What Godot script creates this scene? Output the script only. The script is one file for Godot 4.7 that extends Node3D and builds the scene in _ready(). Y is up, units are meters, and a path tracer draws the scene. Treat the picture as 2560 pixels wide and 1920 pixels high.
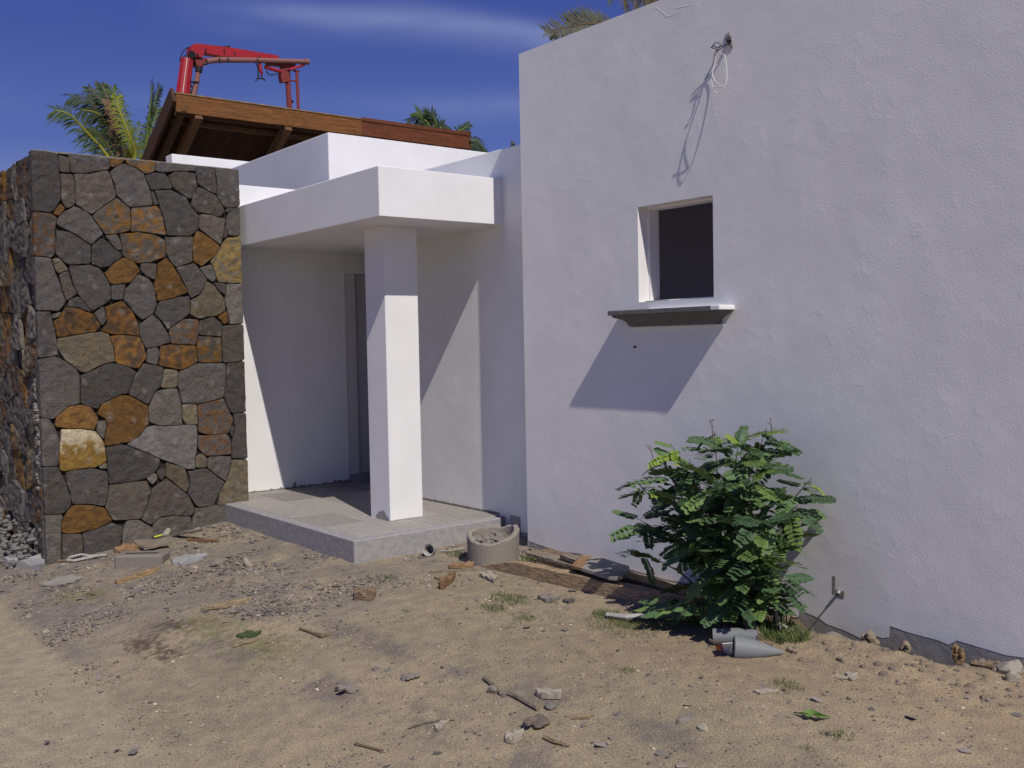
extends Node3D

# ---------------------------------------------------------------- helpers
var taken := {}
var M := {}
var rng := RandomNumberGenerator.new()
var relief := FastNoiseLite.new()
var patch := FastNoiseLite.new()
var fine := FastNoiseLite.new()

const WX := 4.814      # face of the gable building
const PX := 5.033      # side wall of the porch
const LZ := -9.287     # back wall of the porch
const STZ := -8.833    # face of the stone wall

func lin(r: float, g: float, b: float) -> Color:
	return Color(r, g, b).linear_to_srgb()

func numbered(called: String) -> String:
	if not taken.has(called):
		taken[called] = 0
		return called
	taken[called] += 1
	return "%s_%03d" % [called, taken[called]]

func tag(o: Node, label: String, category: String, group := "", kind := "") -> Node:
	if label: o.set_meta("label", label)
	if category: o.set_meta("category", category)
	if group: o.set_meta("group", group)
	if kind: o.set_meta("kind", kind)
	return o

func thing(called: String, label: String, category: String, at := Vector3.ZERO, group := "") -> Node3D:
	var o := Node3D.new()
	o.name = numbered(called)
	add_child(o, true)
	o.position = at
	tag(o, label, category, group)
	return o

func begin(smooth := false) -> SurfaceTool:
	var s := SurfaceTool.new()
	s.begin(Mesh.PRIMITIVE_TRIANGLES)
	s.set_smooth_group(0 if smooth else -1)
	return s

func done(s: SurfaceTool) -> ArrayMesh:
	s.generate_normals()
	return s.commit()

func put(called: String, mesh: Mesh, mat: Material, parent: Node) -> MeshInstance3D:
	var o := MeshInstance3D.new()
	o.name = numbered(called) if parent == self else called
	o.mesh = mesh
	o.material_override = mat
	parent.add_child(o, true)
	return o

func part(called: String, s: SurfaceTool, mat: Material, parent: Node) -> MeshInstance3D:
	return put(called, done(s), mat, parent)

# a triangle whose front looks away from the point c
func tri(s: SurfaceTool, a: Vector3, b: Vector3, d: Vector3, c: Vector3) -> void:
	var n := (b - a).cross(d - a)
	if n.dot((a + b + d) / 3.0 - c) > 0.0:
		s.add_vertex(a); s.add_vertex(d); s.add_vertex(b)
	else:
		s.add_vertex(a); s.add_vertex(b); s.add_vertex(d)

func quad(s: SurfaceTool, a: Vector3, b: Vector3, d: Vector3, e: Vector3, c: Vector3) -> void:
	tri(s, a, b, d, c)
	tri(s, a, d, e, c)

# box with chamfered edges; h is the half size
func bevel(s: SurfaceTool, at: Vector3, h: Vector3, b := 0.008, basis := Basis.IDENTITY) -> void:
	b = minf(b, minf(h.x, minf(h.y, h.z)) * 0.6)
	var v := {}
	for x in [-1, 1]:
		for y in [-1, 1]:
			for z in [-1, 1]:
				var k := Vector3i(x, y, z)
				var q := Vector3(x * h.x, y * h.y, z * h.z)
				var i := Vector3(x * b, y * b, z * b)
				v[[k, 0]] = at + basis * (q - Vector3(0, i.y, i.z))
				v[[k, 1]] = at + basis * (q - Vector3(i.x, 0, i.z))
				v[[k, 2]] = at + basis * (q - Vector3(i.x, i.y, 0))
				tri(s, v[[k, 0]], v[[k, 1]], v[[k, 2]], at)
	for ax in 3:
		var u := (ax + 1) % 3
		var w := (ax + 2) % 3
		for sg in [-1, 1]:
			var c := []
			for p in [[-1, -1], [1, -1], [1, 1], [-1, 1]]:
				var k := Vector3i.ZERO
				k[ax] = sg; k[u] = p[0]; k[w] = p[1]
				c.append(v[[k, ax]])
			quad(s, c[0], c[1], c[2], c[3], at)
			for sg2 in [-1, 1]:
				var k0 := Vector3i.ZERO
				k0[ax] = sg; k0[u] = sg2; k0[w] = -1
				var k1 := k0
				k1[w] = 1
				quad(s, v[[k0, ax]], v[[k1, ax]], v[[k1, u]], v[[k0, u]], at)

func box(s: SurfaceTool, lo: Vector3, hi: Vector3, b := 0.008) -> void:
	bevel(s, (lo + hi) / 2.0, (hi - lo) / 2.0, b)

# round bar along points with a radius at each
func tube(s: SurfaceTool, pts: Array, r: Array, n := 6, shut := true) -> void:
	var rings := []
	var side := Vector3.UP
	for i in pts.size():
		var d: Vector3 = (pts[mini(i + 1, pts.size() - 1)] - pts[maxi(i - 1, 0)]).normalized()
		if i == 0:
			side = d.cross(Vector3.UP if absf(d.y) < 0.9 else Vector3.RIGHT).normalized()
		else:
			side = (side - d * side.dot(d)).normalized()
		var o := d.cross(side)
		var ring := []
		var rad: float = r[mini(i, r.size() - 1)]
		for k in n:
			var a := TAU * k / n
			ring.append(pts[i] + (side * cos(a) + o * sin(a)) * rad)
		rings.append(ring)
	for i in pts.size() - 1:
		var mid: Vector3 = (pts[i] + pts[i + 1]) / 2.0
		for k in n:
			var j := (k + 1) % n
			quad(s, rings[i][k], rings[i][j], rings[i + 1][j], rings[i + 1][k], mid)
	if shut:
		for e in [0, pts.size() - 1]:
			var inner: Vector3 = pts[1] if e == 0 else pts[e - 1]
			for k in n:
				tri(s, pts[e], rings[e][k], rings[e][(k + 1) % n], inner)

func curve(p: Array, per := 6) -> Array:
	var out := []
	for i in p.size() - 1:
		var a: Vector3 = p[maxi(i - 1, 0)]
		var b: Vector3 = p[i]
		var c: Vector3 = p[i + 1]
		var d: Vector3 = p[mini(i + 2, p.size() - 1)]
		for k in per:
			out.append(b.cubic_interpolate(c, a, d, float(k) / per))
	out.append(p[-1])
	return out

# a broken lump: a ball cut by planes and roughened
func lump(s: SurfaceTool, at: Vector3, r: Vector3, sd: int, rough := 0.18, cuts := 6, turn := Basis.IDENTITY, seg := 6) -> void:
	var g := RandomNumberGenerator.new()
	g.seed = sd
	var planes := []
	for i in cuts:
		planes.append([Vector3(g.randf_range(-1, 1), g.randf_range(-1, 1), g.randf_range(-1, 1)).normalized(), g.randf_range(0.5, 0.85)])
	var pts := []
	for i in seg + 1:
		var row := []
		var th := PI * i / seg
		for j in seg * 2:
			var ph := TAU * (j + 0.5 * (i % 2)) / (seg * 2)
			var d := Vector3(sin(th) * cos(ph), cos(th), sin(th) * sin(ph))
			var k := 1.0 + rough * (fine.get_noise_3dv(d * 48.0 + Vector3(sd * 37.0, sd * 11.0, 0)) + 0.5 * fine.get_noise_3dv(d * 120.0 + Vector3(0, sd * 23.0, 0)))
			for p in planes:
				var t: float = d.dot(p[0])
				if t * k > p[1]:
					k = p[1] / t
			row.append(at + turn * (d * k * r))
		pts.append(row)
	for i in seg:
		for j in seg * 2:
			var j2 := (j + 1) % (seg * 2)
			quad(s, pts[i][j], pts[i][j2], pts[i + 1][j2], pts[i + 1][j], at)

# ---------------------------------------------------------------- textures
func grey(size: int, freq: float, octaves: int, sd: int, kind := FastNoiseLite.TYPE_SIMPLEX_SMOOTH, gain := 0.5) -> PackedFloat32Array:
	var n := FastNoiseLite.new()
	n.noise_type = kind
	n.seed = sd
	n.frequency = freq
	n.fractal_octaves = octaves
	n.fractal_gain = gain
	var im := n.get_seamless_image(size, size)
	im.convert(Image.FORMAT_RF)
	if size < 1024:
		im.resize(1024, 1024, Image.INTERPOLATE_CUBIC)
	return im.get_data().to_float32_array()

func tex_f(a: PackedFloat32Array) -> ImageTexture:
	return ImageTexture.create_from_image(Image.create_from_data(1024, 1024, false, Image.FORMAT_RF, a.to_byte_array()))

func tex_rgb(b: PackedByteArray) -> ImageTexture:
	return ImageTexture.create_from_image(Image.create_from_data(1024, 1024, false, Image.FORMAT_RGB8, b))

func mat(color: Color, rough := 0.9, metal := 0.0) -> StandardMaterial3D:
	var m := StandardMaterial3D.new()
	m.albedo_color = color
	m.roughness = rough
	m.metallic = metal
	m.metallic_specular = 0.35
	return m

func planar(m: StandardMaterial3D, metres: float) -> StandardMaterial3D:
	m.uv1_triplanar = true
	m.uv1_world_triplanar = true
	m.uv1_scale = Vector3.ONE / metres
	m.uv1_triplanar_sharpness = 6.0
	return m

func bump(m: StandardMaterial3D, t: Texture2D, cm: float) -> void:
	m.heightmap_enabled = true
	m.heightmap_texture = t
	m.heightmap_scale = cm

# greyscale wear: mean level, spread, two noises
func wear(a: PackedFloat32Array, b: PackedFloat32Array, mean: float, ka: float, kb: float, tint: Color) -> ImageTexture:
	var d := PackedByteArray()
	d.resize(1024 * 1024 * 3)
	for i in 1024 * 1024:
		var v := mean + (a[i] - 0.5) * ka + (b[i] - 0.5) * kb
		var w := (a[i] - 0.5)
		d[i * 3] = int(clampf((v + w * tint.r) * 255.0, 0, 255))
		d[i * 3 + 1] = int(clampf((v + w * tint.g) * 255.0, 0, 255))
		d[i * 3 + 2] = int(clampf((v + w * tint.b) * 255.0, 0, 255))
	return tex_rgb(d)

func mix3(a: PackedFloat32Array, ka: float, b: PackedFloat32Array, kb: float, c: PackedFloat32Array, kc: float) -> ImageTexture:
	var o := PackedFloat32Array()
	o.resize(a.size())
	for i in a.size():
		o[i] = a[i] * ka + b[i] * kb + c[i] * kc
	return tex_f(o)

func materials() -> void:
	var broad := grey(128, 0.03, 3, 11)
	var mid := grey(512, 0.035, 4, 12)
	var grain := grey(1024, 0.16, 3, 13)
	var cells := grey(512, 0.06, 2, 14, FastNoiseLite.TYPE_CELLULAR)
	var speck := grey(1024, 0.3, 2, 15)
	# trowelled plaster: lumps with sharp rims here and there, fine sand grain
	var tro := PackedFloat32Array()
	tro.resize(1024 * 1024)
	for i in 1024 * 1024:
		var l := maxf(0.0, mid[i] - 0.60) * 2.0 * smoothstep(0.50, 0.75, broad[i])
		tro[i] = broad[i] * 0.7 + l * 0.17 + mid[i] * 0.12 + grain[i] * 0.13 + speck[i] * 0.05
	var tro_t := tex_f(tro)
	var white_t := wear(broad, grain, 0.96, 0.03, 0.05, Color(0.0, 0.0, 0.0))
	M.plaster = planar(mat(lin(0.85, 0.85, 0.85), 0.92), 2.3)
	M.plaster.albedo_texture = white_t
	bump(M.plaster, tro_t, 0.42)
	var sm_t := mix3(broad, 0.25, mid, 0.07, grain, 0.06)
	M.smooth = planar(mat(lin(0.86, 0.855, 0.86), 0.9), 2.1)
	M.smooth.albedo_texture = white_t
	bump(M.smooth, sm_t, 0.3)
	var con_t := wear(mid, grain, 0.89, 0.13, 0.16, Color(0.03, 0.0, -0.03))
	var con_h := mix3(mid, 0.5, grain, 0.35, speck, 0.2)
	M.cement = planar(mat(lin(0.41, 0.395, 0.395), 0.93), 1.3)
	M.cement.albedo_texture = con_t
	bump(M.cement, con_h, 0.35)
	M.rawcement = planar(mat(lin(0.30, 0.275, 0.245), 0.95), 0.9)
	M.rawcement.albedo_texture = con_t
	bump(M.rawcement, con_h, 1.0)
	M.sillcement = planar(mat(lin(0.20, 0.195, 0.195), 0.93), 0.9)
	M.sillcement.albedo_texture = con_t
	bump(M.sillcement, con_h, 0.35)
	M.tile = planar(mat(lin(0.33, 0.30, 0.26), 0.8), 1.0)
	M.tile.vertex_color_use_as_albedo = true
	M.tile.albedo_color = Color.WHITE
	M.tile.albedo_texture = con_t
	bump(M.tile, con_h, 0.12)
	M.darkroom = planar(mat(lin(0.78, 0.76, 0.80), 0.95), 1.5)
		# basalt: pitted and split
	var pit := PackedFloat32Array()
	pit.resize(1024 * 1024)
	for i in 1024 * 1024:
		pit[i] = mid[i] * 0.9 + grain[i] * 0.55 + speck[i] * 0.25 + minf(cells[i], 0.45) * 0.5
	var pit_t := tex_f(pit)
	var st_t := wear(grain, speck, 0.87, 0.55, 0.40, Color(0.0, 0.0, 0.0))
	M.stone = planar(mat(Color.WHITE, 0.95), 1.9)
	M.stone.vertex_color_use_as_albedo = true
	M.stone.albedo_texture = st_t
	bump(M.stone, pit_t, 1.3)
	M.mortar = planar(mat(lin(0.075, 0.066, 0.056), 1.0), 0.5)
	M.mortar.albedo_texture = st_t
	bump(M.mortar, pit_t, 1.6)
	# ground
	var g := PackedByteArray()
	g.resize(1024 * 1024 * 3)
	var gh := PackedFloat32Array()
	gh.resize(1024 * 1024)
	for i in 1024 * 1024:
		var v := 0.86 + (mid[i] - 0.5) * 0.16 + (grain[i] - 0.5) * 0.30 + (speck[i] - 0.5) * 0.28
		g[i * 3] = int(clampf(v * 255.0 + 3.0, 0, 255))
		g[i * 3 + 1] = int(clampf(v * 255.0, 0, 255))
		g[i * 3 + 2] = int(clampf(v * 252.0 - (mid[i] - 0.5) * 16.0, 0, 255))
		gh[i] = mid[i] * 0.8 + grain[i] * 0.6 + speck[i] * 0.3
	var r := RandomNumberGenerator.new()
	r.seed = 77
	for k in 6500:
		var cx := r.randi() % 1024
		var cy := r.randi() % 1024
		var rad := int(0.6 + pow(r.randf(), 4.0) * 3.4)
		var lvl := r.randf_range(0.50, 0.74) if r.randf() < 0.55 else r.randf_range(0.9, 1.0)
		for dy in range(-rad, rad + 1):
			for dx in range(-rad, rad + 1):
				if dx * dx + dy * dy * 1.6 <= rad * rad:
					var i: int = posmod(cy + dy, 1024) * 1024 + posmod(cx + dx, 1024)
					g[i * 3] = int(lvl * 255)
					g[i * 3 + 1] = int(lvl * 252)
					g[i * 3 + 2] = int(lvl * 245)
					gh[i] += 0.28
	M.ground = planar(mat(Color.WHITE, 1.0), 2.5)
	M.ground.vertex_color_use_as_albedo = true
	M.ground.albedo_texture = tex_rgb(g)
	bump(M.ground, tex_f(gh), 0.45)
	# timber, grain stretched along z or x by the texture scale
	var fib := PackedByteArray()
	fib.resize(1024 * 1024 * 3)
	var gn := FastNoiseLite.new()
	gn.seed = 5
	gn.frequency = 0.01
	gn.fractal_octaves = 3
	for y in 1024:
		for x in 1024:
			var v := 0.74 + gn.get_noise_2d(x * 0.35, y * 9.0) * 0.42 + gn.get_noise_2d(x * 2.0 + 900, y * 2.0) * 0.12
			var i := (y * 1024 + x) * 3
			fib[i] = int(clampf(v * 255, 0, 255))
			fib[i + 1] = int(clampf(v * 250, 0, 255))
			fib[i + 2] = int(clampf(v * 240, 0, 255))
	M.fibre = tex_rgb(fib)
	M.pebble = mat(Color.WHITE, 0.95)
	M.pebble.vertex_color_use_as_albedo = true
	M.rust = planar(mat(lin(0.9, 0.9, 0.9), 0.6), 0.7)
	M.st_t = st_t
	M.pit_t = pit_t
	M.con_h = con_h

func timber(color: Color, metres := 0.9, rough := 0.75) -> StandardMaterial3D:
	var m := planar(mat(color, rough), metres)
	m.albedo_texture = M.fibre
	return m

func worn(color: Color, metres := 0.6, rough := 0.85, cm := 0.15) -> StandardMaterial3D:
	var m := planar(mat(color, rough), metres)
	m.albedo_texture = M.st_t
	bump(m, M.con_h, cm)
	return m

# ---------------------------------------------------------------- ground
func land(x: float, z: float) -> float:
	var y := -0.11 * clampf(3.55 - x, 0.0, 2.3)
	y += 0.02 * smoothstep(4.1, 4.6, x) * smoothstep(3.9, 4.9, -z)
	y += 0.05 * exp(-pow((x - 4.38) / 0.22, 2.0) - pow((z + 2.8) / 0.55, 2.0))
	y -= 0.13 * smoothstep(4.5, 4.64, x) * smoothstep(-3.55, -3.30, z) * smoothstep(2.35, 2.65, -z)
	return y

func stony(x: float, z: float) -> float:
	var r := smoothstep(4.9, 6.3, -z + (x - 3.4) * 0.35 + patch.get_noise_2d(x * 60, z * 60) * 1.1)
	r = maxf(r, smoothstep(4.0, 4.5, x) * 0.6 * smoothstep(2.0, 4.0, -z))
	return r * smoothstep(1.45, 1.6, x)

func ground_colour(x: float, z: float) -> Color:
	var n := patch.get_noise_2d(x * 45, z * 45)
	var n2 := patch.get_noise_2d(x * 160 + 300, z * 160)
	var n3 := fine.get_noise_2d(x * 800, z * 800)
	var sand := Color(0.452, 0.373, 0.258).lerp(Color(0.365, 0.307, 0.214), clampf(0.5 + n * 1.3, 0, 1))
	var grit := Color(0.270, 0.243, 0.208).lerp(Color(0.385, 0.325, 0.238), clampf(0.5 + n2 * 1.5, 0, 1))
	var c := sand.lerp(grit, clampf(stony(x, z) + n2 * 0.25, 0, 1))
	# browner earth along the wall
	c = c.lerp(Color(0.370, 0.290, 0.195), 0.55 * smoothstep(3.3, 4.0, x + n * 0.5) * smoothstep(4.6, 3.6, -z))
	# packed road on the left
	c = c.lerp(Color(0.455, 0.390, 0.275), 0.75 * smoothstep(1.53, 1.47, x + n3 * 0.03))
	# greyer wheel track in front of the building, lies along it
	var t := exp(-pow((x - 3.02 - 0.10 * (z + 3.0)) / 0.10, 2.0)) + 0.8 * exp(-pow((x - 2.62 - 0.12 * (z + 2.2)) / 0.14, 2.0))
	c = c.lerp(Color(0.230, 0.200, 0.172), clampf(t * smoothstep(0.0, 0.42, n2 + 0.12 + n3 * 0.4), 0, 0.75))
	# burnt spots
	for s in [[Vector3(1.927, -0.179, -6.060), 0.16], [Vector3(1.964, -0.174, -5.827), 0.11], [Vector3(2.185, -0.150, -6.187), 0.12]]:
		var d: float = Vector2(x - s[0].x, (z - s[0].z) * 0.55).length() / s[1]
		c = c.lerp(Color(0.115, 0.085, 0.062), clampf((0.75 - d + n3 * 1.2 + n2 * 0.7) * 1.4, 0, 0.85))
	# sparse moss
	for s in [[Vector3(1.940, -0.177, -7.647), 0.16], [Vector3(2.058, -0.164, -7.606), 0.14], [Vector3(2.366, -0.130, -6.209), 0.12], [Vector3(2.320, -0.135, -5.961), 0.2], [Vector3(2.391, -0.128, -5.393), 0.2]]:
		var d: float = Vector2(x - s[0].x, (z - s[0].z) * 0.6).length() / s[1]
		c = c.lerp(Color(0.24, 0.225, 0.095), clampf((0.9 - d + n3 * 1.5) * 1.1, 0, 0.7))
	# darker colour in the ditch along the wall
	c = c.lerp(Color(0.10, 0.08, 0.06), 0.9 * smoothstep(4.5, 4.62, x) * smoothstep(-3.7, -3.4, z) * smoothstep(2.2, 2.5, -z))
	return c

func spread(lo: float, hi: float, step: float, outer: Array) -> PackedFloat32Array:
	var a := PackedFloat32Array()
	for o in outer:
		if o < lo: a.append(o)
	var v := lo
	while v < hi:
		a.append(v)
		v += step
	a.append(hi)
	for o in outer:
		if o > hi: a.append(o)
	return a

func make_ground() -> void:
	var xs := spread(0.2, 5.2, 0.028, [-500.0, -150.0, -40.0, -12.0, -5.0, -2.0, -0.6, 7.0, 12.0, 40.0, 150.0, 500.0])
	var zs := spread(-9.4, -1.3, 0.028, [-500.0, -150.0, -50.0, -25.0, -16.0, -11.0, 0.0, 2.0, 6.0, 20.0, 60.0, 200.0, 500.0])
	var s := begin(true)
	for z in zs:
		for x in xs:
			var y := land(x, z)
			if x > 0.1 and x < 5.3 and z > -9.5 and z < -1.2:
				var r := stony(x, z)
				y += relief.get_noise_2d(x * 90, z * 90) * (0.004 + 0.008 * r) + fine.get_noise_2d(x * 700, z * 700) * (0.0015 + 0.006 * r)
				y -= 0.012 * smoothstep(1.53, 1.49, x)
				# loose clods on the earth heap beside the ditch
				var e := exp(-pow((x - 4.3) / 0.3, 2.0) - pow((z + 2.75) / 0.6, 2.0))
				y += e * maxf(0.0, fine.get_noise_2d(x * 520, z * 520)) * 0.045
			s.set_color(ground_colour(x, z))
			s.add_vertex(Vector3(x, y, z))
	var w := xs.size()
	for j in zs.size() - 1:
		for i in w - 1:
			var a := j * w + i
			for k in [a, a + 1, a + w, a + 1, a + w + 1, a + w]:
				s.add_index(k)
	var o := part("ground", s, M.ground, self)
	tag(o, "sandy building-site ground with grey rubble near the porch", "ground", "", "structure")

func scatter(called: String, label: String, mesh: Mesh, count: int, sd: int, sizes: Vector2, tones: Array, flat: float, rubble: float) -> void:
	var g := RandomNumberGenerator.new()
	g.seed = sd
	var mm := MultiMesh.new()
	mm.transform_format = MultiMesh.TRANSFORM_3D
	mm.use_colors = true
	mm.mesh = mesh
	mm.instance_count = count
	var i := 0
	while i < count:
		var x := g.randf_range(0.6, 4.8)
		var z := g.randf_range(-9.2, -1.5)
		if x > 3.55 and z < -6.42: continue
		if x < 3.85 and z < STZ: continue
		var keep := lerpf(1.0 - rubble, 1.0, stony(x, z))
		if x < 1.5: keep *= 0.12
		keep *= clampf(0.45 + patch.get_noise_2d(x * 110 + 50, z * 110) * 1.8, 0.05, 1.0)
		if g.randf() > keep: continue
		var k := sizes.x * pow(sizes.y / sizes.x, pow(g.randf(), 2.2))
		var b := Basis(Vector3.UP, g.randf() * TAU).rotated(Vector3(g.randf_range(-1, 1), 0, g.randf_range(-1, 1)).normalized(), g.randf() * 0.5)
		b = b.scaled_local(Vector3(k * g.randf_range(0.8, 1.4), k * flat * g.randf_range(0.7, 1.3), k))
		mm.set_instance_transform(i, Transform3D(b, Vector3(x, land(x, z) + k * flat * 0.25, z)))
		var c: Color = tones[g.randi() % tones.size()]
		mm.set_instance_color(i, c * g.randf_range(0.75, 1.2))
		i += 1
	var o := MultiMeshInstance3D.new()
	o.name = called
	o.multimesh = mm
	o.material_override = M.pebble
	add_child(o, true)
	tag(o, label, called.replace("_", " "), "", "stuff")

# ---------------------------------------------------------------- stone wall
func two_tone(kind: String, u: float, v: float, sd: int) -> Color:
	var n := clampf(0.5 + patch.get_noise_2d(u * 1900 + sd * 31, v * 1900 + sd * 17) * 2.4, 0, 1)
	var f := 1.0 + fine.get_noise_2d(u * 1700, v * 1700 + sd * 9) * 0.28
	var a := Color(0.132, 0.121, 0.122)
	var b := Color(0.141, 0.123, 0.105)
	match kind:
		"H":
			a = Color(0.177, 0.165, 0.159); b = Color(0.203, 0.177, 0.144)
		"L":
			a = Color(0.247, 0.232, 0.232); b = Color(0.210, 0.195, 0.180)
		"B":
			a = Color(0.158, 0.129, 0.102); b = Color(0.128, 0.112, 0.105)
		"T":
			a = Color(0.247, 0.195, 0.120); b = Color(0.180, 0.158, 0.120)
		"P":
			a = Color(0.141, 0.120, 0.102); b = Color(0.282, 0.144, 0.037); n = smoothstep(0.45, 0.8, n)
		"R":
			a = Color(0.129, 0.114, 0.108); b = Color(0.190, 0.094, 0.041); n = smoothstep(0.4, 0.85, n)
		"O":
			a = Color(0.300, 0.158, 0.046); b = Color(0.205, 0.110, 0.045)
		"A":
			a = Color(0.310, 0.150, 0.042); b = Color(0.127, 0.085, 0.055); n = smoothstep(0.3, 0.75, n)
		"Y":
			a = Color(0.380, 0.259, 0.092); b = Color(0.225, 0.195, 0.135); n = smoothstep(0.55, 0.8, n)
		"W":
			a = Color(0.414, 0.247, 0.063); b = Color(0.840, 0.720, 0.495); n = smoothstep(-0.03, 0.04, v - 0.80 + (n - 0.5) * 0.10)
	var own := RandomNumberGenerator.new()
	own.seed = sd * 71 + 5
	var c := a.lerp(b, n) * f * own.randf_range(0.68, 1.12)
	# dabs of dried mortar
	if fine.get_noise_2d(u * 700 + 91, v * 700 + sd * 5) > 0.50:
		c = c.lerp(Color(0.34, 0.32, 0.30), 0.45)
	return c

# coloured triangle that looks away from the point c
func face(s: SurfaceTool, a: Array, b: Array, d: Array, c: Vector3) -> void:
	var p: Vector3 = a[0]
	var n := ((b[0] as Vector3) - p).cross((d[0] as Vector3) - p)
	for v in ([a, d, b] if n.dot((p + b[0] + d[0]) / 3.0 - c) > 0.0 else [a, b, d]):
		s.set_color(v[1])
		s.add_vertex(v[0])

# polygon in metres on the plane o + u*ax + v*ay, standing out by az
func stone(parent: Node, kind: String, poly: PackedVector2Array, o: Vector3, ax: Vector3, ay: Vector3, az: Vector3, deep: float, proud: float, rough: float, sd: int) -> void:
	var g := RandomNumberGenerator.new()
	g.seed = sd
	var c := Vector2.ZERO
	for p in poly: c += p
	c /= poly.size()
	# round the corners, split long edges
	var q := PackedVector2Array()
	for i in poly.size():
		var p := poly[i]
		var nx := poly[(i + 1) % poly.size()]
		var pv := poly[posmod(i - 1, poly.size())]
		q.append(p.lerp(pv, minf(0.16, 0.010 / maxf(p.distance_to(pv), 0.001))))
		q.append(p.lerp(nx, minf(0.16, 0.010 / maxf(p.distance_to(nx), 0.001))))
		var n := int(p.distance_to(nx) / 0.075)
		for k in n:
			var t := (k + 1.0) / (n + 1.0)
			q.append(p.lerp(nx, t) + Vector2(g.randf_range(-1, 1), g.randf_range(-1, 1)) * 0.0035)
	# rim: back edge, front arris, bevel
	var rings := []
	for r in [[0.0, -deep], [0.0, -0.006], [0.004, 0.0]]:
		var ring := []
		for p in q:
			var d := p.distance_to(c)
			var e: Vector2 = c + (p - c) * (1.0 - minf(r[0] / maxf(d, 0.001), 0.4))
			var h: float = r[1] + proud
			if r[0] > 0.0:
				h += fine.get_noise_3d(e.x * 900, e.y * 900, sd * 130.0) * rough + g.randf_range(-1, 1) * rough * 0.3
			ring.append([o + ax * e.x + ay * e.y + az * h, two_tone(kind, e.x, e.y, sd), e])
		rings.append(ring)
	var s := begin(false)
	var mid := o + ax * c.x + ay * c.y - az * deep
	var m := q.size()
	for r in 2:
		for i in m:
			var j := (i + 1) % m
			var f := [rings[r][i], rings[r][j], rings[r + 1][j], rings[r + 1][i]]
			for t in [[0, 1, 2], [0, 2, 3]]:
				face(s, f[t[0]], f[t[1]], f[t[2]], mid)
	# split face: scattered points joined up
	var flat := PackedVector2Array()
	var all := []
	var edge := PackedVector2Array()
	for e in rings[2]:
		flat.append(e[2])
		edge.append(e[2])
		all.append(e)
	var lo := edge[0]
	var hi := edge[0]
	for e in edge:
		lo = lo.min(e)
		hi = hi.max(e)
	var step := 0.036
	var y := lo.y + step * 0.5
	while y < hi.y:
		var x := lo.x + step * 0.5
		while x < hi.x:
			var e := Vector2(x, y) + Vector2(g.randf_range(-1, 1), g.randf_range(-1, 1)) * step * 0.42
			if Geometry2D.is_point_in_polygon(e, edge) and Geometry2D.is_point_in_polygon(e + (e - c).normalized() * 0.012, edge):
				var h := proud + 0.002 + fine.get_noise_3d(e.x * 900, e.y * 900, sd * 130.0) * rough + g.randf_range(-1, 1) * rough * 0.35
				flat.append(e)
				all.append([o + ax * e.x + ay * e.y + az * h, two_tone(kind, e.x, e.y, sd), e])
			x += step
		y += step
	var t := Geometry2D.triangulate_delaunay(flat)
	for k in range(0, t.size(), 3):
		var e := (flat[t[k]] + flat[t[k + 1]] + flat[t[k + 2]]) / 3.0
		if Geometry2D.is_point_in_polygon(e, edge):
			face(s, all[t[k]], all[t[k + 1]], all[t[k + 2]], (all[t[k]][0] as Vector3) - az)
	part("stone", s, M.stone, parent)

var stones := 0
func stone_at(w: Node, kind: String, mm: Array) -> void:
	stones += 1
	var p := PackedVector2Array()
	for i in mm.size() / 2:
		var v: float = mm[i * 2 + 1] / 1000.0
		p.append(Vector2(mm[i * 2] / 1000.0, v - (0.25 if v < -0.1 else 0.0)))
	stone(w, kind, p, Vector3(2, 0, STZ), Vector3.RIGHT, Vector3.UP, Vector3.BACK, 0.062, 0.0, 0.0055, stones)

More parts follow.
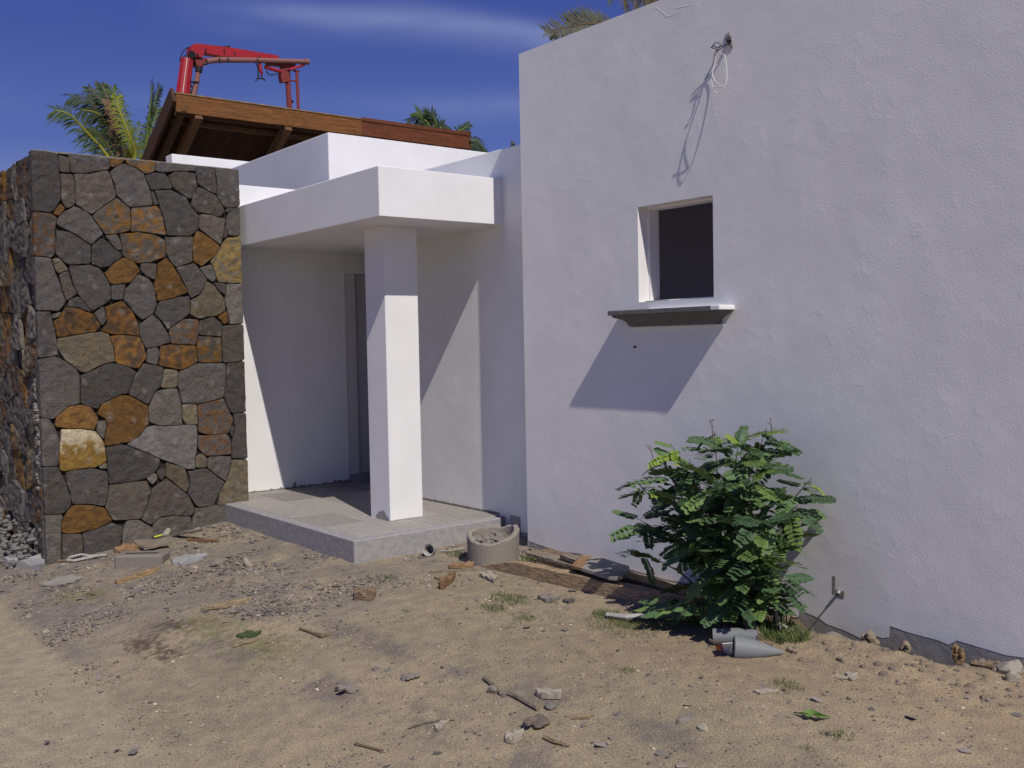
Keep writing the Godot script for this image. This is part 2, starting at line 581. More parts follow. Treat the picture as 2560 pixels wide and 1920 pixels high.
func make_stone_wall() -> void:
	var w := thing("stone_wall", "wall of dark basalt and orange stones fitted like crazy paving", "wall")
	var s := begin()
	box(s, Vector3(2.085, -0.6, -13.0), Vector3(3.806, 3.238, STZ - 0.034), 0.004)
	part("mortar_core", s, M.mortar, w)
	s = begin()
	# mortar bed along the top edge
	var n := 26
	for i in n:
		var x0 := 2.05 + i * 1.75 / n
		bevel(s, Vector3(x0 + 0.034, 3.241 + fine.get_noise_1d(i * 40.0) * 0.005, STZ - 0.075), Vector3(0.036, 0.009, 0.062), 0.004)
	part("mortar_bed", s, M.rawcement, w)
	stone_at(w, "G", [37, 3242, 150, 3242, 245, 3232, 249, 3091, 256, 2978, 259, 2864, 212, 2783, 174, 2744, 37, 2748, 37, 2852, 37, 2948, 37, 3045, 37, 3141])
	stone_at(w, "B", [251, 3224, 332, 3205, 337, 3086, 257, 3082])
	stone_at(w, "G", [325, 3242, 448, 3242, 550, 3242, 651, 3240, 661, 3149, 609, 3127, 449, 3089, 344, 3085])
	stone_at(w, "O", [658, 3237, 782, 3242, 760, 3198, 693, 3162, 662, 3166])
	stone_at(w, "P", [789, 3238, 915, 3242, 1046, 3242, 1042, 3160, 958, 3127, 880, 3179, 807, 3199])
	stone_at(w, "G", [1052, 3236, 1138, 3242, 1228, 3242, 1316, 3242, 1407, 3242, 1404, 3194, 1247, 3182, 1122, 3157, 1049, 3161])
	stone_at(w, "G", [1414, 3242, 1581, 3242, 1583, 3181, 1599, 3068, 1586, 3002, 1535, 3018, 1420, 3082, 1408, 3165])
	stone_at(w, "H", [1591, 3242, 1697, 3242, 1812, 3242, 1812, 3168, 1812, 3083, 1812, 2998, 1812, 2907, 1667, 2884, 1631, 2934, 1593, 2992, 1606, 3089, 1590, 3182])
	stone_at(w, "B", [258, 3071, 357, 3073, 369, 2930, 365, 2822, 297, 2783, 261, 2843, 264, 2950])
	stone_at(w, "B", [364, 3077, 458, 3083, 547, 3104, 639, 3132, 665, 3080, 704, 2936, 692, 2900, 595, 2830, 502, 2752, 452, 2766, 372, 2824, 376, 2950])
	stone_at(w, "G", [774, 3201, 882, 3170, 945, 3128, 989, 3001, 1010, 2879, 999, 2859, 910, 2844, 820, 2829, 775, 2855, 710, 2924, 691, 3018, 660, 3110, 694, 3155])
	stone_at(w, "G", [954, 3116, 1034, 3147, 1121, 3150, 1167, 3101, 1192, 3022, 1098, 3007, 1003, 2992, 972, 3058])
	stone_at(w, "B", [1160, 3129, 1213, 3170, 1308, 3180, 1401, 3172, 1418, 3060, 1354, 2938, 1297, 2964, 1198, 3024])
	stone_at(w, "B", [1425, 3057, 1586, 2991, 1671, 2853, 1617, 2798, 1507, 2820, 1403, 2826, 1355, 2881, 1380, 2986])
	stone_at(w, "G", [1033, 2993, 1169, 3009, 1315, 2949, 1352, 2874, 1422, 2794, 1409, 2674, 1333, 2608, 1232, 2606, 1128, 2606, 1111, 2723, 1077, 2840])
	stone_at(w, "G", [994, 2987, 1027, 2981, 1064, 2871, 1020, 2863])
	stone_at(w, "P", [708, 2906, 814, 2822, 818, 2747, 811, 2634, 709, 2598, 599, 2586, 566, 2639, 499, 2735, 546, 2783, 623, 2842])
	stone_at(w, "P", [824, 2823, 933, 2840, 1040, 2859, 1078, 2825, 1099, 2744, 1121, 2607, 1020, 2612, 903, 2627, 816, 2621, 824, 2723])
	stone_at(w, "O", [207, 2768, 251, 2824, 287, 2790, 258, 2742, 235, 2720, 193, 2733])
	stone_at(w, "G", [232, 2710, 278, 2756, 362, 2812, 393, 2798, 484, 2747, 522, 2692, 586, 2592, 499, 2505, 482, 2496, 399, 2549, 311, 2599, 215, 2646])
	stone_at(w, "R", [37, 2741, 174, 2737, 222, 2704, 198, 2584, 201, 2443, 172, 2373, 37, 2385, 37, 2477, 37, 2562, 37, 2648])
	stone_at(w, "G", [205, 2600, 313, 2591, 405, 2536, 482, 2488, 470, 2334, 302, 2318, 256, 2346, 200, 2407, 208, 2507])
	stone_at(w, "G", [491, 2492, 566, 2555, 628, 2519, 672, 2466, 732, 2438, 720, 2385, 660, 2349, 626, 2316, 551, 2302, 477, 2335])
	stone_at(w, "H", [598, 2579, 701, 2592, 730, 2521, 733, 2460, 693, 2460, 645, 2508])
	stone_at(w, "P", [726, 2559, 722, 2598, 882, 2620, 1014, 2607, 1110, 2558, 1111, 2416, 965, 2358, 859, 2350, 738, 2414, 740, 2493])
	stone_at(w, "H", [1108, 2587, 1247, 2600, 1365, 2604, 1350, 2488, 1351, 2379, 1196, 2325, 1152, 2376, 1117, 2447])
	stone_at(w, "O", [1401, 2663, 1465, 2638, 1538, 2586, 1614, 2525, 1564, 2443, 1431, 2341, 1358, 2382, 1357, 2489, 1367, 2579])
	stone_at(w, "B", [1427, 2809, 1541, 2809, 1671, 2781, 1647, 2651, 1618, 2541, 1527, 2601, 1414, 2686])
	stone_at(w, "G", [1701, 2841, 1812, 2900, 1812, 2767, 1812, 2637, 1699, 2631, 1672, 2735])
	stone_at(w, "G", [1683, 2885, 1798, 2895, 1713, 2854, 1676, 2841])
	stone_at(w, "B", [1666, 2721, 1677, 2713, 1693, 2627, 1643, 2602])
	stone_at(w, "Y", [1675, 2610, 1812, 2630, 1812, 2522, 1812, 2418, 1812, 2313, 1812, 2203, 1703, 2197, 1582, 2203, 1555, 2294, 1517, 2387, 1606, 2496])
	stone_at(w, "G", [37, 2378, 161, 2370, 183, 2278, 222, 2159, 265, 2011, 207, 1930, 110, 1939, 37, 1938, 37, 2029, 37, 2115, 37, 2200, 37, 2286])
	stone_at(w, "T", [171, 2365, 228, 2371, 294, 2279, 218, 2242, 193, 2269])
	stone_at(w, "B", [219, 2235, 290, 2268, 321, 2150, 359, 2080, 302, 2040, 269, 2017, 241, 2106])
	stone_at(w, "G", [301, 2311, 469, 2325, 546, 2297, 615, 2183, 629, 2133, 625, 2031, 553, 1980, 473, 1933, 422, 1996, 367, 2070, 327, 2155])
	stone_at(w, "O", [681, 2356, 756, 2399, 832, 2365, 884, 2287, 796, 2181, 631, 2163, 585, 2251, 635, 2316])
	stone_at(w, "G", [634, 2156, 759, 2166, 744, 2114, 726, 2035, 632, 2031])
	stone_at(w, "G", [863, 2256, 950, 2224, 1004, 2139, 1017, 2017, 988, 1920, 887, 1858, 825, 1914, 734, 2032, 752, 2118, 812, 2189])
	stone_at(w, "B", [888, 2349, 1028, 2353, 1016, 2211, 940, 2236, 890, 2286])
	stone_at(w, "O", [1034, 2346, 1117, 2412, 1171, 2342, 1228, 2250, 1302, 2106, 1188, 2060, 1023, 2022, 999, 2172, 1032, 2254])
	stone_at(w, "G", [1197, 2318, 1279, 2346, 1366, 2370, 1410, 2318, 1483, 2223, 1412, 2094, 1326, 2053, 1267, 2193])
	stone_at(w, "H", [1412, 2327, 1527, 2362, 1565, 2235, 1531, 2201, 1478, 2238])
	stone_at(w, "G", [1537, 2197, 1654, 2193, 1645, 2092, 1593, 2119])
	stone_at(w, "T", [1480, 2209, 1544, 2174, 1639, 2048, 1643, 1946, 1568, 1897, 1480, 1886, 1390, 1870, 1313, 1906, 1324, 2038, 1417, 2088])
	stone_at(w, "H", [1661, 2187, 1812, 2196, 1812, 2099, 1812, 2011, 1812, 1922, 1812, 1824, 1680, 1818, 1663, 1940, 1645, 2036])
	stone_at(w, "G", [1041, 2020, 1132, 2040, 1221, 2064, 1314, 2074, 1310, 1919, 1246, 1867, 1137, 1794, 1082, 1823, 998, 1906])
	stone_at(w, "G", [295, 2028, 370, 2058, 467, 1925, 363, 1962, 274, 1971])
	stone_at(w, "O", [1568, 1889, 1655, 1943, 1670, 1845, 1626, 1814])
	stone_at(w, "H", [150, 1903, 228, 1927, 207, 1885, 154, 1871])
	stone_at(w, "A", [163, 1850, 212, 1879, 260, 1969, 371, 1953, 484, 1909, 536, 1810, 503, 1763, 397, 1748, 294, 1731, 189, 1714, 174, 1793])
	stone_at(w, "G", [37, 1930, 138, 1931, 158, 1840, 176, 1745, 189, 1567, 37, 1546, 37, 1659, 37, 1764])
	stone_at(w, "G", [486, 1917, 564, 1979, 592, 1860, 544, 1810])
	stone_at(w, "A", [574, 1968, 725, 2028, 807, 1932, 854, 1817, 856, 1720, 734, 1739, 640, 1736, 544, 1766, 594, 1840])
	stone_at(w, "G", [861, 1816, 977, 1911, 1038, 1854, 1114, 1724, 1122, 1662, 1023, 1629, 910, 1610, 867, 1703])
	stone_at(w, "R", [1118, 1775, 1258, 1867, 1387, 1863, 1384, 1741, 1355, 1633, 1242, 1642, 1131, 1650, 1122, 1713])
	stone_at(w, "H", [1062, 1842, 1178, 1840, 1106, 1771])
	stone_at(w, "B", [1393, 1848, 1531, 1889, 1609, 1825, 1593, 1706, 1494, 1715, 1389, 1724])
	stone_at(w, "P", [1383, 1713, 1489, 1708, 1593, 1699, 1597, 1586, 1595, 1470, 1484, 1471, 1372, 1475, 1366, 1596])
	stone_at(w, "B", [1614, 1805, 1721, 1813, 1812, 1816, 1812, 1705, 1812, 1603, 1812, 1487, 1752, 1473, 1602, 1469, 1604, 1584, 1602, 1694])
	stone_at(w, "T", [188, 1707, 335, 1731, 438, 1748, 543, 1759, 603, 1740, 633, 1630, 644, 1508, 531, 1478, 398, 1414, 348, 1433, 237, 1530, 185, 1630])
	stone_at(w, "A", [612, 1721, 715, 1733, 855, 1713, 894, 1632, 915, 1537, 841, 1439, 787, 1444, 649, 1492, 644, 1608])
	stone_at(w, "G", [920, 1605, 1010, 1624, 1031, 1562, 1002, 1461, 913, 1487])
	stone_at(w, "A", [1040, 1630, 1132, 1643, 1242, 1635, 1356, 1626, 1365, 1477, 1249, 1422, 1185, 1415, 1021, 1457, 1032, 1531])
	stone_at(w, "G", [37, 1537, 158, 1560, 237, 1521, 330, 1446, 353, 1392, 349, 1275, 345, 1158, 260, 1144, 136, 1040, 37, 1062, 37, 1176, 37, 1290, 37, 1409])
	stone_at(w, "G", [360, 1392, 454, 1431, 545, 1475, 620, 1492, 756, 1453, 821, 1408, 778, 1318, 745, 1228, 641, 1204, 511, 1144, 482, 1103, 352, 1157, 356, 1275])
	stone_at(w, "G", [883, 1483, 969, 1464, 1058, 1440, 1028, 1275, 978, 1235, 916, 1118, 830, 1168, 748, 1216, 802, 1359])
	stone_at(w, "T", [1067, 1428, 1183, 1408, 1175, 1268, 1128, 1249, 1030, 1263])
	stone_at(w, "G", [1189, 1392, 1275, 1426, 1355, 1466, 1443, 1465, 1530, 1463, 1627, 1460, 1625, 1325, 1614, 1240, 1602, 1150, 1499, 1126, 1399, 1106, 1308, 1106, 1212, 1113, 1181, 1279])
	stone_at(w, "G", [1639, 1460, 1735, 1465, 1812, 1476, 1812, 1367, 1812, 1276, 1812, 1186, 1812, 1095, 1812, 1000, 1666, 999, 1607, 1142, 1621, 1235, 1632, 1325])
	stone_at(w, "H", [983, 1229, 1071, 1247, 1170, 1250, 1205, 1115, 1206, 1020, 1211, 921, 1101, 922, 997, 929, 920, 962, 915, 1088])
	stone_at(w, "O", [156, 1058, 261, 1137, 349, 1148, 434, 1122, 489, 1025, 450, 927, 346, 950, 253, 952, 145, 976])
	stone_at(w, "O", [524, 1145, 605, 1182, 687, 1210, 756, 1205, 830, 1160, 911, 1112, 911, 951, 839, 861, 750, 807, 649, 792, 539, 782, 537, 861, 564, 978, 543, 1019, 481, 1065])
	stone_at(w, "T", [1212, 1102, 1345, 1098, 1350, 1004, 1349, 917, 1245, 918, 1215, 967])
	stone_at(w, "R", [1354, 1093, 1479, 1115, 1601, 1139, 1656, 1005, 1687, 937, 1636, 815, 1536, 816, 1443, 815, 1349, 848, 1357, 968])
	stone_at(w, "G", [37, 1054, 102, 1045, 138, 978, 176, 853, 163, 755, 157, 653, 37, 651, 37, 782, 37, 907])
	stone_at(w, "W", [191, 952, 346, 943, 462, 915, 529, 820, 545, 651, 449, 609, 354, 609, 261, 601, 172, 603, 165, 706, 177, 804])
	stone_at(w, "H", [475, 999, 551, 1004, 554, 950, 526, 842, 473, 905])
	stone_at(w, "L", [881, 916, 966, 932, 1056, 916, 1222, 918, 1339, 908, 1342, 807, 1333, 708, 1314, 615, 1315, 512, 1238, 520, 1126, 579, 1010, 631, 869, 709, 718, 784, 839, 851])
	stone_at(w, "R", [1350, 818, 1443, 808, 1531, 809, 1622, 810, 1657, 724, 1658, 621, 1538, 618, 1413, 623, 1340, 707])
	stone_at(w, "G", [1689, 992, 1812, 993, 1812, 884, 1812, 779, 1812, 675, 1812, 564, 1663, 581, 1664, 724, 1704, 861])
	stone_at(w, "G", [1645, 833, 1668, 889, 1697, 861, 1668, 777])
	stone_at(w, "T", [1321, 613, 1374, 653, 1432, 597, 1413, 520, 1320, 524])
	stone_at(w, "G", [540, 771, 672, 788, 755, 759, 838, 718, 919, 675, 1004, 627, 974, 541, 863, 470, 710, 454, 555, 458, 554, 621])
	stone_at(w, "G", [1446, 615, 1552, 611, 1657, 597, 1637, 480, 1594, 373, 1515, 434, 1420, 520])
	stone_at(w, "T", [1662, 565, 1812, 557, 1812, 460, 1812, 370, 1812, 280, 1812, 162, 1759, 137, 1635, 140, 1512, 163, 1534, 276, 1606, 380, 1640, 466])
	stone_at(w, "G", [37, 644, 150, 646, 207, 520, 248, 364, 240, 294, 175, 245, 37, 256, 37, 355, 37, 449, 37, 543])
	stone_at(w, "G", [216, 591, 324, 599, 427, 605, 549, 563, 549, 468, 545, 374, 514, 271, 417, 297, 323, 311, 256, 316, 244, 413, 217, 499])
	stone_at(w, "T", [1054, 599, 1148, 562, 1218, 532, 1259, 379, 1223, 312, 1132, 393, 1043, 475])
	stone_at(w, "G", [972, 532, 1040, 548, 1040, 487, 1008, 437, 969, 490])
	stone_at(w, "G", [1247, 499, 1413, 512, 1499, 438, 1587, 368, 1521, 263, 1477, 163, 1326, 165, 1241, 296, 1266, 379])
	stone_at(w, "B", [558, 448, 668, 447, 773, 453, 884, 449, 911, 354, 869, 237, 810, 122, 694, 129, 581, 139, 518, 264, 547, 353])
	stone_at(w, "B", [919, 367, 1051, 456, 1168, 353, 1251, 273, 1300, 143, 1259, 94, 1172, 109, 1086, 121, 1000, 122, 895, 61, 816, 119, 881, 245])
	stone_at(w, "H", [874, 473, 951, 520, 977, 461, 925, 408])
	stone_at(w, "T", [480, 620, 543, 642, 550, 591, 490, 593])
	stone_at(w, "O", [276, 310, 415, 290, 516, 255, 574, 140, 467, 95, 368, 76, 268, 71, 167, 83, 165, 162, 219, 269])
	stone_at(w, "H", [37, 249, 176, 238, 157, 144, 159, 86, 153, -20, 158, -133, 37, -186, 37, -66, 37, 30, 37, 128])
	stone_at(w, "B", [167, 76, 322, 57, 327, -36, 317, -113, 175, -177, 160, -87])
	stone_at(w, "G", [329, 61, 449, 83, 562, 120, 663, 72, 636, -60, 588, -172, 460, -190, 323, -195, 332, -62])
	stone_at(w, "H", [696, 122, 799, 115, 918, 31, 905, -100, 778, -130, 628, -127, 661, 38])
	stone_at(w, "H", [982, 109, 1101, 113, 1260, 87, 1263, -48, 1101, -108, 1008, -117, 912, -101, 916, 59])
	stone_at(w, "H", [1308, 157, 1404, 157, 1495, 164, 1589, 145, 1624, 47, 1629, -72, 1515, -101, 1411, -120, 1263, -82, 1271, 48])
	# the return of the wall: rough stones standing out of the mortar
	var g := RandomNumberGenerator.new()
	g.seed = 404
	var cols := 11
	var rows := 15
	var pt := []
	for j in rows + 1:
		var line := []
		for i in cols + 1:
			line.append(Vector2(-8.9 - i * 0.26 + (g.randf_range(-0.07, 0.07) if i > 0 else 0.0), -0.62 + j * 0.257 + (g.randf_range(-0.085, 0.085) if j > 0 and j < rows else 0.0)))
		pt.append(line)
	var kinds := "GGBHBGRPAGTABHPO"
	for j in rows:
		for i in cols:
			var p := PackedVector2Array([pt[j][i], pt[j + 1][i], pt[j + 1][i + 1], pt[j][i + 1]])
			# plane: u runs along z, v up, outward -x
			stone(w, kinds[g.randi() % 16], p, Vector3(2.085, 0, 0), Vector3.BACK, Vector3.UP, Vector3.LEFT, 0.03, g.randf_range(0.01, 0.055), 0.018, 500 + j * 20 + i)
	s = begin()
	for k in 46:
		var y := 0.42 + k * 0.021
		lump(s, Vector3(2.055 + g.randf_range(-0.02, 0.01), y, -8.955 + g.randf_range(-0.03, 0.03)), Vector3(0.03, 0.026, 0.034), 900 + k, 0.3, 3, Basis.IDENTITY, 4)
	part("mortar_spill", s, worn(lin(0.27, 0.25, 0.23), 0.4), w)

# ---------------------------------------------------------------- buildings
func flat_poly(s: SurfaceTool, poly: PackedVector2Array, x: float) -> void:
	# polygon given as (z, y), looks to -x
	var t := Geometry2D.triangulate_polygon(poly)
	for k in range(0, t.size(), 3):
		var a := poly[t[k]]
		var b := poly[t[k + 1]]
		var c := poly[t[k + 2]]
		tri(s, Vector3(x, a.y, a.x), Vector3(x, b.y, b.x), Vector3(x, c.y, c.x), Vector3(x + 50, 1, -3))

func make_gable_building() -> void:
	var b := thing("plastered_building", "large white plastered building with one square window opening and dark sill below", "building")
	var wz := -5.938
	var wt := 3.777
	var w0 := -4.715
	var w1 := -4.072
	var y0 := 1.853
	var y1 := 2.483
	var far := 2.6
	# the white coat ends in a ragged line above the bare base
	var low := [wz, 0.072, -5.734, 0.056, -5.60, 0.05, -5.536, 0.047, -5.345, 0.065, -5.26, 0.05, -5.186, 0.047, -4.986, 0.046, -4.817, 0.034, w0, 0.03]
	var lowb := [w0, 0.03, -4.5, 0.022, -4.3, 0.03, w1, 0.02]
	var lowc := [w1, 0.02, -3.707, 0.001, -3.614, 0.0, -3.469, -0.009, -3.464, 0.028, -3.341, 0.008, -3.283, -0.017, -3.179, -0.027, -3.026, -0.058]
	lowc.append_array([-3.022, -0.012, -2.941, -0.020, -2.899, -0.006, -2.895, 0.055, -2.791, 0.044, -2.621, 0.038, -2.574, 0.028, -2.527, 0.060, -2.403, 0.051, -2.283, 0.043, -2.198, 0.051, -1.5, 0.05, far, 0.05])
	var s := begin()
	for piece in [[low, [[w0, y0], [w0, y1], [w0, wt], [wz, wt]]], [lowb, [[w1, y0], [w0, y0]]], [lowc, [[far, wt], [w1, wt], [w1, y1], [w1, y0]]]]:
		var p := PackedVector2Array()
		for i in piece[0].size() / 2:
			p.append(Vector2(piece[0][i * 2], piece[0][i * 2 + 1]))
		for e in piece[1]:
			p.append(Vector2(e[0], e[1]))
		flat_poly(s, p, WX)
	flat_poly(s, PackedVector2Array([Vector2(w0, y1), Vector2(w1, y1), Vector2(w1, wt), Vector2(w0, wt)]), WX)
	# end faces and top of the coat
	quad(s, Vector3(WX, -0.02, wz), Vector3(WX, wt, wz), Vector3(9.5, wt, wz), Vector3(9.5, -0.02, wz), Vector3(6, 1, 0))
	quad(s, Vector3(WX, wt, wz), Vector3(WX, wt, far), Vector3(9.5, wt, far), Vector3(9.5, wt, wz), Vector3(6, 1, 0))
	quad(s, Vector3(WX, -0.02, far), Vector3(WX, wt, far), Vector3(9.5, wt, far), Vector3(9.5, -0.02, far), Vector3(6, 1, 0))
	# far side with a second window that lights the room
	for f in [[wz, -4.2, -0.02, wt], [-2.0, far, -0.02, wt], [-4.2, -2.0, -0.02, 0.9], [-4.2, -2.0, 2.5, wt]]:
		quad(s, Vector3(9.5, f[2], f[0]), Vector3(9.5, f[3], f[0]), Vector3(9.5, f[3], f[1]), Vector3(9.5, f[2], f[1]), Vector3(6, 1, 0))
	for f in [[Vector3(0, 0.9, -4.2), Vector3(0, 2.5, -4.2)], [Vector3(0, 2.5, -4.2), Vector3(0, 2.5, -2.0)], [Vector3(0, 2.5, -2.0), Vector3(0, 0.9, -2.0)], [Vector3(0, 0.9, -2.0), Vector3(0, 0.9, -4.2)]]:
		var e0: Vector3 = f[0]
		var e1: Vector3 = f[1]
		quad(s, e0 + Vector3(9.3, 0, 0), e0 + Vector3(9.5, 0, 0), e1 + Vector3(9.5, 0, 0), e1 + Vector3(9.3, 0, 0), (e0 + e1) + Vector3(9.4, -1.7, 3.1) - (e0 + e1) * 0.0)
	part("wall", s, M.plaster, b)
	# bare base behind the coat
	s = begin()
	quad(s, Vector3(WX + 0.0015, -0.5, wz + 0.002), Vector3(WX + 0.0015, 0.35, wz + 0.002), Vector3(WX + 0.0015, 0.35, far), Vector3(WX + 0.0015, -0.5, far), Vector3(6, 0, 0))
	quad(s, Vector3(WX + 0.0015, -0.5, wz + 0.002), Vector3(WX + 0.0015, 0.35, wz + 0.002), Vector3(9.4, 0.35, wz + 0.002), Vector3(9.4, -0.5, wz + 0.002), Vector3(6, 0, 0))
	part("base_course", s, M.cement, b)
	# lining of the window opening with a rebate half way
	var win := begin()
	var d1 := WX + 0.096
	var d2 := WX + 0.19
	var r := 0.012
	var rect := func(x: float, e: float) -> Array:
		return [Vector3(x, y0 + e, w0 + e), Vector3(x, y1 - e, w0 + e), Vector3(x, y1 - e, w1 - e), Vector3(x, y0 + e, w1 - e)]
	var loops := [rect.call(WX, 0.0), rect.call(d1, 0.0), rect.call(d1, r), rect.call(d2, r)]
	var wc := Vector3(WX + 0.1, (y0 + y1) / 2, (w0 + w1) / 2)
	for k in 3:
		for i in 4:
			var j := (i + 1) % 4
			var n0: Vector3 = loops[k][i]
			var n1: Vector3 = loops[k][j]
			var mid: Vector3 = (n0 + n1 + loops[k + 1][i] + loops[k + 1][j]) / 4.0
			quad(win, n0, n1, loops[k + 1][j], loops[k + 1][i], mid + (mid - wc))
	var wr := part("window_opening", win, mat(lin(0.80, 0.785, 0.785), 0.9), b)
	# dust and mortar crumbs left on the inner sill
	s = begin()
	for k in 9:
		lump(s, Vector3(WX + 0.05 + 0.004 * k, y0 + 0.004, w0 + 0.03 + k * 0.018), Vector3(0.016, 0.006, 0.014), 60 + k, 0.3, 3, Basis.IDENTITY, 4)
	part("mortar_crumbs", s, M.sillcement, wr)
	# dim room behind it
	s = begin()
	var lo := Vector3(d2, 0.1, -5.7)
	var hi := Vector3(9.3, 3.5, 2.4)
	var rc := (lo + hi) / 2
	for f in [[Vector3(hi.x, lo.y, lo.z), Vector3(hi.x, hi.y, lo.z), Vector3(hi.x, hi.y, -4.2), Vector3(hi.x, lo.y, -4.2)], [Vector3(hi.x, lo.y, -2.0), Vector3(hi.x, hi.y, -2.0), Vector3(hi.x, hi.y, hi.z), Vector3(hi.x, lo.y, hi.z)], [Vector3(hi.x, lo.y, -4.2), Vector3(hi.x, 0.9, -4.2), Vector3(hi.x, 0.9, -2.0), Vector3(hi.x, lo.y, -2.0)], [Vector3(hi.x, 2.5, -4.2), Vector3(hi.x, hi.y, -4.2), Vector3(hi.x, hi.y, -2.0), Vector3(hi.x, 2.5, -2.0)], [lo, Vector3(lo.x, hi.y, lo.z), Vector3(hi.x, hi.y, lo.z), Vector3(hi.x, lo.y, lo.z)], [Vector3(lo.x, lo.y, hi.z), Vector3(lo.x, hi.y, hi.z), hi, Vector3(hi.x, lo.y, hi.z)], [lo, Vector3(hi.x, lo.y, lo.z), Vector3(hi.x, lo.y, hi.z), Vector3(lo.x, lo.y, hi.z)], [Vector3(lo.x, hi.y, lo.z), Vector3(hi.x, hi.y, lo.z), hi, Vector3(lo.x, hi.y, hi.z)]]:
		var mid: Vector3 = (f[0] + f[2]) / 2.0
		quad(s, f[0], f[1], f[2], f[3], mid + (mid - rc))
	# inside of the front wall, round the opening
	for f in [[lo.z, w0 + r, lo.y, hi.y], [w1 - r, hi.z, lo.y, hi.y], [w0 + r, w1 - r, lo.y, y0 + r], [w0 + r, w1 - r, y1 - r, hi.y]]:
		quad(s, Vector3(d2, f[2], f[0]), Vector3(d2, f[3], f[0]), Vector3(d2, f[3], f[1]), Vector3(d2, f[2], f[1]), Vector3(0, 1, -3))
	part("room", s, M.darkroom, b)
	# sill: slab over a hollow moulding
	s = begin()
	box(s, Vector3(WX - 0.138, 1.768, -4.876), Vector3(WX + 0.02, 1.800, -3.915), 0.004)
	var sl := part("window_sill", s, M.sillcement, b)
	s = begin()
	var prof := [[0.0, 0.118, 0.02], [0.016, 0.112, 0.026], [0.022, 0.086, 0.05], [0.034, 0.062, 0.075], [0.052, 0.044, 0.092], [0.066, 0.040, 0.097], [0.078, 0.022, 0.115]]
	for i in prof.size() - 1:
		var a = prof[i]
		var c = prof[i + 1]
		var ya: float = 1.768 - a[0]
		var yc: float = 1.768 - c[0]
		var z0a: float = -4.876 + a[2]
		var z1a: float = -3.915 - a[2]
		var z0c: float = -4.876 + c[2]
		var z1c: float = -3.915 - c[2]
		var ctr := Vector3(WX + 0.02, (ya + yc) / 2, -4.36)
		quad(s, Vector3(WX - a[1], ya, z0a), Vector3(WX - a[1], ya, z1a), Vector3(WX - c[1], yc, z1c), Vector3(WX - c[1], yc, z0c), ctr)
		for e in [[z0a, z0c], [z1a, z1c]]:
			quad(s, Vector3(WX + 0.01, ya, e[0]), Vector3(WX - a[1], ya, e[0]), Vector3(WX - c[1], yc, e[1]), Vector3(WX + 0.01, yc, e[1]), ctr)
	var bz: Array = prof[-1]
	quad(s, Vector3(WX + 0.01, 1.69, -4.76), Vector3(WX - bz[1], 1.69, -4.76), Vector3(WX - bz[1], 1.69, -4.0), Vector3(WX + 0.01, 1.69, -4.0), Vector3(WX, 2, -4.3))
	part("moulding", s, M.sillcement, sl)
	s = begin()
	box(s, Vector3(WX - 0.1395, 1.772, -3.985), Vector3(WX + 0.01, 1.8015, -3.913), 0.004)
	box(s, Vector3(WX - 0.03, 1.797, -4.62), Vector3(WX + 0.01, 1.806, -3.99), 0.003)
	box(s, Vector3(WX - 0.018, 1.676, -4.80), Vector3(WX + 0.01, 1.6915, -3.99), 0.004)
	part("paint_splash", s, M.smooth, sl)

